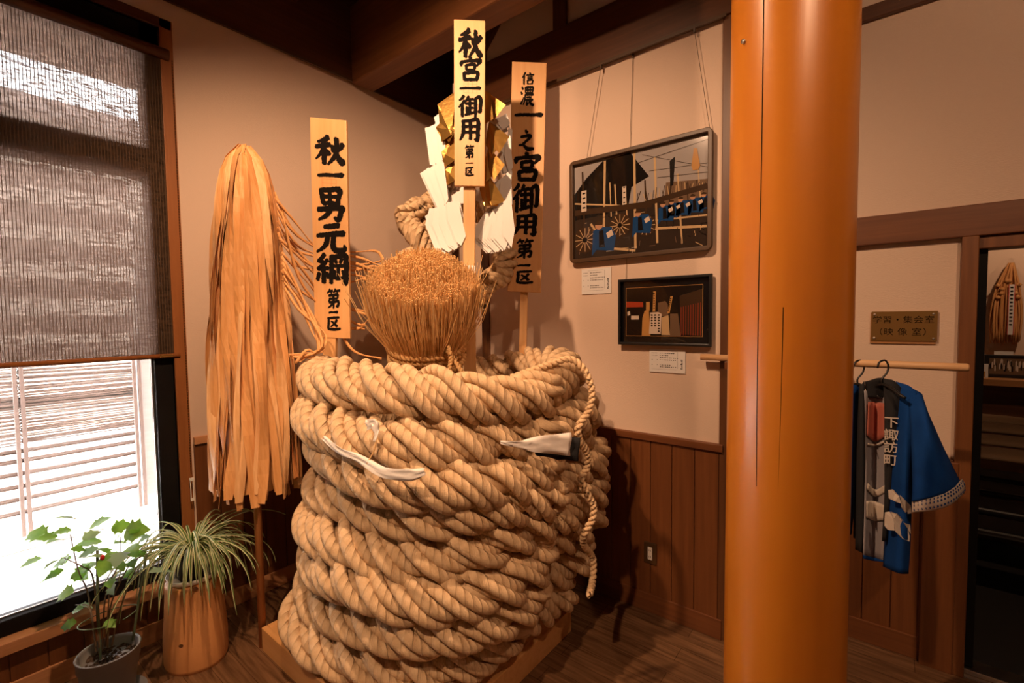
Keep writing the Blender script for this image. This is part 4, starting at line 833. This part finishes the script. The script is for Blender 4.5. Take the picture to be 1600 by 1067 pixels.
def patch(px_rows, b, bulge=0.0, nu=10, nv=14, m=None):
    """px_rows: list of rows, each a list of (x, y, depth); a smooth patch through them"""
    rows = [spline([at(*p) for p in r_], nu) for r_ in px_rows]; rows = np.array(rows); Q = np.zeros((nv, nu, 3))
    for j in range(nu): Q[:, j] = spline(rows[:, j], nv)
    uu = np.linspace(0, math.pi, nu)
    Q -= FW*(bulge*np.sin(uu))[None, :, None]; b.grid(Q, m); return Q
def hanger(t, x, y0, dep, wdx, slope):
    b = MB(); hk = [(x-9, 575, dep), (x-6, 566, dep), (x+3, 563, dep), (x+8, 571, dep), (x+6, 582, dep), (x-2, 592, dep), (x-2, 600, dep)]
    b.tube(spline([at(*p) for p in hk], 20), .0035, 8); b.build('hanger_hook', black_m, t, True)
    MB().tube(spline([at(x-30, 616, dep+.10), at(x-2, 600, dep), at(x+34, 622, dep-.10)], 12), .006, 8).build('hanger_bar', black_m, t, True)
hp = thing('happi_coat', 'bright blue festival coat with white rope motif on a black hanger', 'coat', at(1385, 895, 1.78))
hanger(hp, 1380, 563, 1.80, 0, 0)
b = MB(); patch([[(1400, 596, 1.79), (1415, 602, 1.765), (1432, 613, 1.72)], [(1398, 650, 1.78), (1412, 650, 1.73), (1430, 660, 1.70)], [(1392, 710, 1.78), (1408, 712, 1.715), (1427, 722, 1.70)], [(1387, 780, 1.78), (1404, 780, 1.715), (1424, 792, 1.70)], [(1384, 835, 1.78), (1401, 838, 1.71), (1422, 850, 1.70)], [(1380, 885, 1.77), (1398, 892, 1.71), (1419, 896, 1.70)]], b, .015, 14, 30)
b.build('front_panel', blue_m, hp, True, solid=.003)
b = MB(); patch([[(1418, 603, 1.76), (1432, 614, 1.74), (1436, 618, 1.76)], [(1422, 660, 1.69), (1440, 650, 1.66), (1456, 662, 1.72)], [(1425, 715, 1.66), (1452, 700, 1.62), (1478, 708, 1.69)], [(1426, 760, 1.65), (1462, 742, 1.60), (1500, 752, 1.68)], [(1425, 784, 1.65), (1466, 768, 1.60), (1507, 760, 1.68)]], b, .02, 14, 24)
b.build('sleeve', blue_m, hp, True, solid=.003)
b = MB(); patch([[(1434, 616, 1.79), (1436, 617, 1.80), (1438, 618, 1.81)], [(1424, 715, 1.74), (1452, 705, 1.76), (1480, 712, 1.75)], [(1424, 790, 1.72), (1464, 778, 1.75), (1506, 762, 1.70)]], b, 0, 8, 12); b.build('sleeve', blue_m, hp, True, solid=.003)
b = MB(); Qc = patch([[(1425, 784, 1.653), (1466, 767, 1.603), (1503, 748, 1.683)], [(1425, 792, 1.655), (1466, 778, 1.60), (1508, 758, 1.68)], [(1425, 801, 1.66), (1466, 789, 1.61), (1507, 770, 1.69)]], b, .023, 14, 9); b.build('sleeve_cuff', offw_m, hp, True, solid=.002)
b = MB()
for i in range(17):
    for j in range(3):
        u = (i+.5)/17*13; v = 1.3+j*2.6; iu, iv = int(u), int(v); p_ = Qc[iv, iu]*(1-(u-iu))+Qc[iv, iu+1]*(u-iu); n_ = -FW
        b.prism([p_+n_*.0018+.0042*(math.cos(a)*RT*.8+math.sin(a)*UP) for a in np.linspace(0, 2*math.pi, 8, endpoint=False)], n_*.0006)
b.build('dot_pattern', blue_m, hp)
b = MB(); patch([[(1352, 596, 1.86), (1366, 590, 1.83), (1386, 592, 1.81)], [(1354, 620, 1.86), (1370, 622, 1.86), (1386, 620, 1.82)]], b, .02, 10, 8); b.build('neck_band', blackcloth_m, hp, True, solid=.004)
b = MB(); Qk = patch([[(1380, 592, 1.80), (1394, 594, 1.785), (1408, 606, 1.77)], [(1382, 640, 1.785), (1394, 640, 1.765), (1406, 642, 1.765)], [(1382, 700, 1.775), (1391, 700, 1.765), (1400, 700, 1.765)], [(1382, 780, 1.77), (1386, 780, 1.765), (1391, 780, 1.766)], [(1378, 845, 1.765), (1382, 845, 1.762), (1386, 845, 1.765)]], b, .004, 8, 24); b.build('collar_band', blackcloth_m, hp, True, solid=.004)
for k, ch in enumerate('下諏訪町'):
    o_ = at(1393-.5*k, 661+19.5*k, 1.754-.001*k); text_mesh(ch, .046, o_, RT+FW*-.5, (0, 0, 1), offw_m, 'collar_lettering', hp, .0004, .0005)
b = MB(); patch([[(1350, 596, 1.87), (1347, 598, 1.86), (1343, 602, 1.86)], [(1353, 680, 1.86), (1346, 680, 1.84), (1340, 680, 1.86)], [(1352, 780, 1.86), (1346, 780, 1.84), (1338, 780, 1.86)], [(1350, 866, 1.86), (1344, 862, 1.84), (1337, 858, 1.86)]], b, .006, 6, 16); b.build('collar_band', blackcloth_m, hp, True, solid=.004)
b = MB(); patch([[(1350, 610, 1.850), (1366, 612, 1.870), (1384, 610, 1.820)], [(1352, 700, 1.840), (1367, 700, 1.870), (1386, 700, 1.810)], [(1351, 790, 1.830), (1366, 790, 1.860), (1384, 790, 1.810)], [(1349, 868, 1.820), (1364, 872, 1.850), (1380, 876, 1.800)]], b, 0, 10, 20); b.build('lining', grey_m, hp, True, solid=.003)
b = MB(); patch([[(1349, 867, 1.818), (1364, 871, 1.848), (1381, 875, 1.798)], [(1350, 873, 1.818), (1364, 876, 1.848), (1380, 878, 1.798)]], b, 0, 8, 4); b.build('lining_hem', blue_m, hp, True, solid=.004)
b = MB(); patch([[(1357, 628, 1.835), (1368, 628, 1.862), (1382, 630, 1.815)], [(1355, 680, 1.833), (1367, 690, 1.860), (1383, 682, 1.812)]], b, 0, 8, 8); b.build('red_print', redp_m, hp, True, solid=.002)
b = MB(); patch([[(1356, 755, 1.825), (1368, 765, 1.853), (1384, 757, 1.806)], [(1355, 764, 1.825), (1368, 776, 1.853), (1384, 768, 1.806)]], b, 0, 8, 4); patch([[(1354, 783, 1.822), (1367, 783, 1.850), (1383, 790, 1.803)], [(1354, 808, 1.820), (1367, 814, 1.850), (1382, 812, 1.800)]], b, 0, 8, 6); b.build('rope_motif', offw_m, hp, True, solid=.0015)
b = MB(); patch([[(1356, 692, 1.832), (1367, 694, 1.858), (1383, 688, 1.810)], [(1356, 695, 1.832), (1367, 697, 1.858), (1383, 691, 1.810)]], b, 0, 8, 3); b.build('rope_motif', offw_m, hp, True, solid=.0015)
def motif(polys):
    for px in polys:
        b = MB(); c_ = np.mean(px, axis=0); rows = []
        pts = [at(x, y, 1.692+.038*max(0, (1406-x)/25)**1.3-(.006 if 1392 < x < 1416 else 0)) for x, y in px]; b.prism(pts, FW*.004); b.build('rope_motif', offw_m, hp)
motif([[(1389, 766), (1396, 765), (1405, 775), (1408, 787), (1398, 783), (1390, 779)], [(1407, 774), (1414, 781), (1423, 790), (1424, 802), (1416, 803), (1410, 793)],
       [(1384, 801), (1391, 800), (1396, 812), (1398, 829), (1388, 828), (1383, 822)], [(1393, 800), (1403, 803), (1416, 820), (1422, 838), (1421, 846), (1411, 842), (1401, 832), (1396, 814)], [(1413, 817), (1422, 820), (1423, 834), (1418, 826)]])
h2 = thing('happi_coat', 'second blue coat half hidden behind the timber pillar', 'coat', at(1338, 790, 1.95))
hanger(h2, 1342, 563, 1.93, 0, 0)
b = MB(); patch([[(1300, 612, 1.95), (1326, 600, 1.93), (1342, 606, 1.93)], [(1298, 680, 1.96), (1324, 680, 1.93), (1337, 690, 1.95)], [(1298, 780, 1.96), (1322, 778, 1.93), (1335, 780, 1.95)], [(1298, 830, 1.96), (1318, 832, 1.94), (1330, 834, 1.95)]], b, .02, 10, 18); b.build('front_panel', blue_m, h2, True, solid=.004)
b = MB(); patch([[(1338, 600, 1.94), (1343, 602, 1.925), (1350, 606, 1.93)], [(1336, 700, 1.955), (1340, 700, 1.94), (1346, 700, 1.95)], [(1334, 840, 1.955), (1338, 842, 1.94), (1343, 845, 1.95)]], b, .004, 6, 14); b.build('collar_band', blackcloth_m, h2, True, solid=.004)
b = MB(); patch([[(1326, 742, 1.925), (1331, 744, 1.93), (1335, 746, 1.945)], [(1326, 754, 1.925), (1331, 755, 1.93), (1335, 756, 1.945)]], b, 0, 5, 4); b.build('rope_motif', offw_m, h2, True, solid=.001)

# ---------------------------------------------------------------- stump, spider plant, potted shrub
sx_, sy_ = at(308, 1010, 2.29)[:2]; sx_ = max(sx_, XL+.16)
t = thing('log_stump', 'smooth upright log stump by the window used as plant stand', 'log stand', (sx_, sy_, 0))
def sw(th, z): return 1+.025*np.sin(2*th+.6)+.015*np.sin(3*th+1.3)+.012*np.sin(5*th+z*3)+.04*np.clip(.2-z, 0, 1)*np.sin(2*th)
ST = .405
b = MB(); b.lathe([(.128, 0), (.132, .02), (.133, .12), (.124, .25), (.117, .38), (.116, ST-.006), (.110, ST)], 64, (sx_, sy_, 0), wob=sw); b.build('log', stump_m, t, True)
for (x, y) in ((305, 920), (283, 1009)):
    o_ = at(x, y, 1.0); dd = unit(o_-CAM); k_ = np.array([sx_, sy_]); A = dd[:2]@dd[:2]; oo = CAM[:2]-k_; B_ = 2*oo@dd[:2]; C_ = oo@oo-.126**2; tt = (-B_-math.sqrt(max(0, B_*B_-4*A*C_)))/(2*A); p_ = CAM+dd*tt
    n_ = unit([p_[0]-sx_, p_[1]-sy_, 0]); s_ = np.cross(n_, [0, 0, 1]); b = MB(); b.prism([p_+n_*.002+(.010*math.cos(a)*s_+np.array([0, 0, .008*math.sin(a)])) for a in np.linspace(0, 2*math.pi, 14, endpoint=False)], -n_*.008); b.build('knot', dkwood_z, t)
t = thing('plant_saucer', 'white oval dish on top of the log stump', 'saucer', (sx_, sy_, ST))
MB().lathe([(.075, ST), (.098, ST+.008), (.112, ST+.034), (.108, ST+.034), (.094, ST+.013), (.02, ST+.011)], 40, (sx_, sy_, 0)).build('dish', dish_m, t, True)
sp = thing('spider_plant', 'spider plant with striped arching leaves in black pot on the log', 'plant', (sx_, sy_, ST+.012))
PZ = ST+.012
MB().lathe([(.062, PZ), (.083, PZ+.11), (.088, PZ+.112), (.088, PZ+.130), (.080, PZ+.130), (.076, PZ+.10)], 36, (sx_, sy_, 0)).build('pot', pot_black, sp, True)
MB().lathe([(.078, PZ+.10), (.077, PZ+.108), (.03, PZ+.115)], 24, (sx_, sy_, 0)).build('soil', soil_m, sp, True)
b = MB(); b2 = MB()
for i in range(135):
    a = rng.uniform(0, 2*math.pi); el = rng.uniform(.55, 1.45); Ln = rng.uniform(.26, .52); k = 14; p_ = np.array([sx_+.02*math.cos(a), sy_+.02*math.sin(a), PZ+.11]); pts = []; cur = el; curl = rng.uniform(.14, .27)*(1.4 if el > 1.2 else 1)
    for j in range(k):
        pts.append(p_.copy()); h_ = np.array([math.cos(a), math.sin(a), 0]); p_ = p_+Ln/k*(h_*math.cos(cur)+np.array([0, 0, math.sin(cur)])); cur = max(cur-curl, -1.4); a += rng.normal(0, .03)
        p_[0] = max(p_[0], XL+.02)
    pts = np.array(pts); T = norm(np.gradient(pts, axis=0)); wv = .0070*np.interp(np.linspace(0, 1, k), [0, .25, .7, 1], [.7, 1, .8, .08])
    s_ = np.array([-math.sin(a), math.cos(a), 0]); Q = np.zeros((k, 6, 3))
    for j in range(k):
        nn = unit(np.cross(T[j], s_)); 
        for c_, (o_, l_) in enumerate(((-1, .002), (-.45, 0), (-.05, -.0015), (.05, -.0015), (.45, 0), (1, .002))): Q[j, c_] = pts[j]+s_*o_*wv[j]-nn*l_
    b.grid(Q[:, 0:2], cream_m); b.grid(Q[:, 1:5], leafd_m if i % 3 else leafy_m); b.grid(Q[:, 4:6], cream_m)
b.build('leaves', cream_m, sp, True, solid=.0005)

gx, gy = at(170, 1020, 2.02)[:2]
gp = thing('potted_shrub', 'leggy young shrub with lobed leaves in grey plastic pot by the window', 'plant', (gx, gy, .012))
t = thing('pot_saucer', 'dark saucer under the grey plastic plant pot', 'saucer', (gx, gy, 0))
MB().lathe([(.095, 0), (.118, .004), (.124, .03), (.120, .03), (.112, .010), (.02, .008)], 40, (gx+.01, gy, 0)).build('dish', pot_grey, t, True)
MB().lathe([(.080, .012), (.097, .15), (.1, .152), (.104, .185), (.108, .188), (.108, .232), (.112, .236), (.106, .238), (.101, .225), (.096, .19)], 48, (gx, gy, 0)).build('pot', pot_grey, gp, True)
b = MB(); q = []
for i in range(9):
    r_ = .098*(1-i/9); n = 32; th = np.linspace(0, 2*math.pi, n, endpoint=False); q.append(np.stack([gx+r_*np.cos(th), gy+r_*np.sin(th), .192+.006*rng.normal(size=n)], 1))
b.add(np.concatenate(q), [(i*32+j, i*32+(j+1) % 32, (i+1)*32+(j+1) % 32, (i+1)*32+j) for i in range(8) for j in range(32)]+[tuple(8*32+j for j in range(32))]); b.build('soil', soil_m, gp)
GD = 2.02
for P in ([(157, 1030, GD-.03), (153, 950, GD-.02), (152, 860, GD-.0)], [(208, 1000, GD+.03), (218, 930, GD+.03), (229, 865, GD+.03)]): MB().tube(spline([at(*p) for p in P], 8), .005, 8).build('stake', stake_m, gp, True)
th = np.linspace(.3, 2*math.pi-.2, 40); rc = at(170, 965, GD); two = [rc+np.array([.10*math.cos(a), .10*math.sin(a), .035*math.sin(a*.5)-.02+.03*math.cos(a)]) for a in th]; MB().tube(two, .0022, 6).build('support_ring', stake_m, gp, True)
stems = [[(150, 1018), (138, 930), (122, 890), (110, 835)], [(160, 1016), (165, 930), (185, 880), (188, 838)], [(168, 1012), (172, 950), (190, 905), (205, 880), (222, 868)], [(155, 1012), (146, 905), (128, 885), (100, 872)], [(165, 1010), (170, 940), (170, 905)], [(150, 1010), (140, 950), (118, 945)], [(175, 1008), (185, 960), (205, 905), (212, 890)]]
for s_ in stems: MB().tube(spline([at(x, y, GD+.05*math.sin(i*1.3+x)) for i, (x, y) in enumerate(s_)], 14), np.linspace(.0035, .0018, 14), 6).build('stem', stem_m, gp, True)
def lobed_leaf(b, c_, d_, nrm_, L_, m):
    d_ = unit(d_); nrm_ = unit(nrm_-d_*np.dot(nrm_, d_)); s_ = np.cross(nrm_, d_); prof = [(0, .02), (.08, .16), (.2, .26), (.28, .42), (.38, .30), (.50, .34), (.60, .42), (.68, .24), (.82, .16), (1.0, .0)]; V = []
    for k, (t_, w_) in enumerate(prof):
        bend = -.25*t_*t_*L_
        for sgn in (-1, 0, 1): V.append(c_+d_*t_*L_+s_*sgn*w_*L_+nrm_*(bend+abs(sgn)*w_*L_*.22))
    b.add(V, [(i*3+j, i*3+j+1, i*3+4+j, i*3+3+j) for i in range(len(prof)-1) for j in range(2)], m)
lf = [(120,812,.085,-.4),(140,826,.08,.3),(112,828,.055,-.6),(72,838,.10,-1),(90,838,.06,-.8),(128,843,.06,.4),(160,846,.09,-.5),(195,832,.11,.9),(178,850,.08,.2),(205,852,.08,.6),(190,862,.08,.3),(66,872,.07,-1),(85,868,.05,-1),(100,880,.07,-.6),(112,872,.08,-.4),(130,872,.08,.1),(150,878,.09,-.2),(165,868,.07,.5),(180,880,.06,.8),(205,868,.07,.9),(232,895,.09,.7),(90,900,.07,-.8),(100,890,.06,-.6),(115,925,.08,-1),(130,950,.05,-.8),(175,912,.06,.3),(140,880,.07,-.3),(150,858,.08,.0),(172,905,.05,.6),(120,972,.06,-.9),(125,945,.05,.2),(165,970,.05,.5),(200,890,.06,.7),(110,858,.05,.5),(185,840,.06,.3)]
lf += [(rng.uniform(75, 225), rng.uniform(825, 905), rng.uniform(.05, .075), rng.uniform(-1, 1)) for _ in range(16)]
for k, (x, y, L_, dr_) in enumerate(lf):
    b = MB(); c_ = at(x, y, GD+.07*math.sin(k*2.4)); d_ = RT*dr_+UP*(.25 if y < 850 else -.12)+FW*rng.normal(0, .5); lobed_leaf(b, c_, d_, np.array([0, 0, 1.])+rng.normal(0, .35, 3)-FW*.4, L_*1.08, leafy_m if k % 5 == 0 else leaf_m); b.build('leaf', leaf_m, gp, True)
c = at(160, 871, GD-.03); MB().lathe([(.001, -.012), (.009, -.004), (.007, .008), (.001, .012)], 12, tuple(c)).build('red_bud', red_m, gp, True)

# ---------------------------------------------------------------- the room beyond the door
struct(MB().box((1.5, YR+.1, -.06), (6, 4.2, -.002)).build('floor_beyond', carpet_m)); YB = 2.6
struct(MB().box((1.5, YB, 0), (6, YB+.1, 3)).build('wall_beyond', plaster)); struct(MB().box((1.5, YR+.1, 2.7), (6, YB, 2.8)).build('ceiling_beyond', plaster))
struct(MB().box((1.4, YR+.1, 0), (1.5, YB+.1, 2.8)).build('wall_beyond_left', plaster)); struct(MB().box((5.9, YR+.1, 0), (6, YB+.1, 2.8)).build('wall_beyond_right', plaster))
spot('spot_lamp_beyond', (3.5, 1.7, 2.6), (3.1, 2.6, 1.6), 26, WARM, 70)
shz = onY(1560, 592, YB-.35)[2]
t = thing('display_shelf', 'long wooden counter along the back wall of the next room', 'counter', (3.2, YB-.18, 0))
MB().box((1.6, YB-.38, shz-.05), (5.8, YB, shz)).build('top', shelf_m, t, bevel=.004); MB().box((1.6, YB-.33, 0), (5.8, YB, shz-.05)).build('cabinet', dkwood_x, t)
SYp = YB-.25
a, c = onY(1538, 560, SYp), onY(1650, 594, SYp); pz = shz
t = thing('panorama_photograph', 'wide dark framed group photograph standing on the counter beyond the door', 'framed photograph', ((a[0]+c[0])/2, SYp, pz))
MB().box((a[0], SYp-.01, pz), (c[0], SYp+.02, pz+.165)).build('frame', black_m, t, bevel=.004)
b = MB()
def frp(u, v, l): return np.array([a[0]+.025+(c[0]-a[0]-.05)*u, SYp-.0105-l, pz+.165-.025-(.115)*v])
pol(b, frp, [(0, 0), (1, 0), (1, 1), (0, 1)], MID, .0005)
for k in range(46):
    u = rng.random(); v = rng.uniform(.1, .55); pol(b, frp, [(u-.012, v+.3), (u-.012, v), (u, v-.1), (u+.012, v), (u+.012, v+.3)], PALE if k % 3 else ROOF, .0008+.00003*k)
b.build('photo_print', MID, t)
c = onY(1533, 590, SYp-.06); t = thing('card_stand', 'small white card with orange print at left end of the counter', 'card', (c[0], SYp-.06, pz))
MB().box((c[0]-.045, SYp-.062, pz), (c[0]+.035, SYp-.05, pz+.10)).build('card', paper_m, t); b = MB(); b.box((c[0]-.03, SYp-.0635, pz+.006), (c[0]+.02, SYp-.062, pz+.045)); b.box((c[0]-.012, SYp-.0635, pz+.045), (c[0]+.003, SYp-.062, pz+.06)); b.build('print', ORAN, t)
c = onY(1568, 553, YB-.06); t = thing('name_card', 'white name card standing behind the panorama photograph below the wrapped tassel', 'card', (c[0], YB-.06, c[2]-.02)); MB().box((c[0]-.05, YB-.064, shz), (c[0]+.05, YB-.058, c[2]+.02)).build('card', paper_m, t)
# wrapped tassel on the back wall
c0 = onY(1573, 405, YB-.05); c1 = onY(1567, 548, YB-.05); t = thing('wrapped_tassel', 'orange hemp tassel in clear plastic hanging on the wall beyond the door', 'tassel', (c0[0], YB-.05, c1[2]))
hz = c0[2]-c1[2]; ccx = c1[0]+.01; b = MB()
for i in range(60):
    ph = rng.uniform(-1, 1); pts = [[ccx+.012*ph+.015, YB-.055+rng.normal(0, .008), c0[2]-.03], [ccx+.06*ph, YB-.06+rng.normal(0, .012), c0[2]-hz*.3], [ccx+.085*ph, YB-.06+rng.normal(0, .012), c0[2]-hz*.6], [ccx+.078*ph, YB-.055+rng.normal(0, .01), c1[2]+hz*.10+.01*rng.normal()]]
    b.tube(spline(pts, 10), .006, 5)
b.build('hemp', hemp_m, t, True)
b = MB()
for i in range(12): a_ = i*1.1; b.lathe([(.004, -.015), (.017, 0), (.004, .016)], 10, (ccx+.055*math.sin(a_*1.7), YB-.085, c0[2]-hz*.24-.03*(i % 5)))
b.build('ruffle', hemp_m, t, True)
b = MB(); b.box((ccx+.0, YB-.10, c1[2]+hz*.18), (ccx+.034, YB-.097, c0[2]-hz*.28)); b.build('paper_strip', paper_m, t)
b = MB(); b.box((ccx+.0, YB-.1008, c1[2]+hz*.18), (ccx+.004, YB-.1, c0[2]-hz*.28)); b.box((ccx+.03, YB-.1008, c1[2]+hz*.18), (ccx+.034, YB-.1, c0[2]-hz*.28)); b.build('red_border', redline_m, t)
b = MB()
for k in range(11): b.box((ccx+.009, YB-.1012, c0[2]-hz*(.32+.04*k)), (ccx+.024, YB-.1004, c0[2]-hz*(.32+.04*k)+.012))
b.build('lettering', ink_m, t)
b = MB(); P = np.zeros((14, 9, 3))
for i, h in enumerate(np.linspace(0, 1, 14)):
    wv = np.interp(h, [0, .15, .5, 1], [.035, .09, .115, .10])
    for j, u in enumerate(np.linspace(-1, 1, 9)): P[i, j] = [ccx+.005+wv*u, YB-.03-.10*math.cos(u*1.5), c0[2]-hz*h*.98]
b.grid(P); b.build('plastic_bag', film_m, t, True)
# rows of folding chairs
for k, (x, y, yy) in enumerate(((1538, 648, 2.02), (1552, 663, 1.68), (1570, 684, 1.34), (1588, 708, 1.0))):
    c = onY(x+12, y+8, yy); lab = ['farthest dark metal chair with padded seat beyond the doorway', 'second farthest metal chair with padded seat beyond the doorway', 'second nearest metal chair with padded seat beyond the doorway', 'nearest metal chair with padded seat just beyond the doorway'][k]
    t = thing('folding_chair', lab, 'chair', (c[0], yy, 0), 'chairs beyond the doorway'); zs = c[2]; w_ = .21
    P = np.zeros((8, 8, 3))
    for i in range(8):
        for j in range(8): u, v = i/3.5-1, j/3.5-1; P[i, j] = [c[0]+w_*u*(1-.06*v*v), yy+.11*v*(1-.06*u*u), zs+.02*(1-u**4)*(1-v**4)]
    MB().grid(P).build('backrest_pad', chair_m, t, True, solid=.02)
    MB().box((c[0]-w_, yy-.12, zs-.40), (c[0]+w_, yy+.12, zs-.365)).build('seat', black_m, t, bevel=.012)
    for sx in (-1, 1):
        MB().tube(spline([(c[0]+sx*(w_+.012), yy+.14, 0), (c[0]+sx*(w_+.012), yy+.10, zs-.3), (c[0]+sx*(w_+.012), yy+.05, zs-.02), (c[0]+sx*(w_-.03), yy-.06, zs+.01)], 14), .011, 8).build('leg', black_m, t, True)
        MB().tube([(c[0]+sx*(w_+.012), yy-.14, 0), (c[0]+sx*(w_+.012), yy+.05, zs-.3)], .011, 8).build('leg', black_m, t, True)
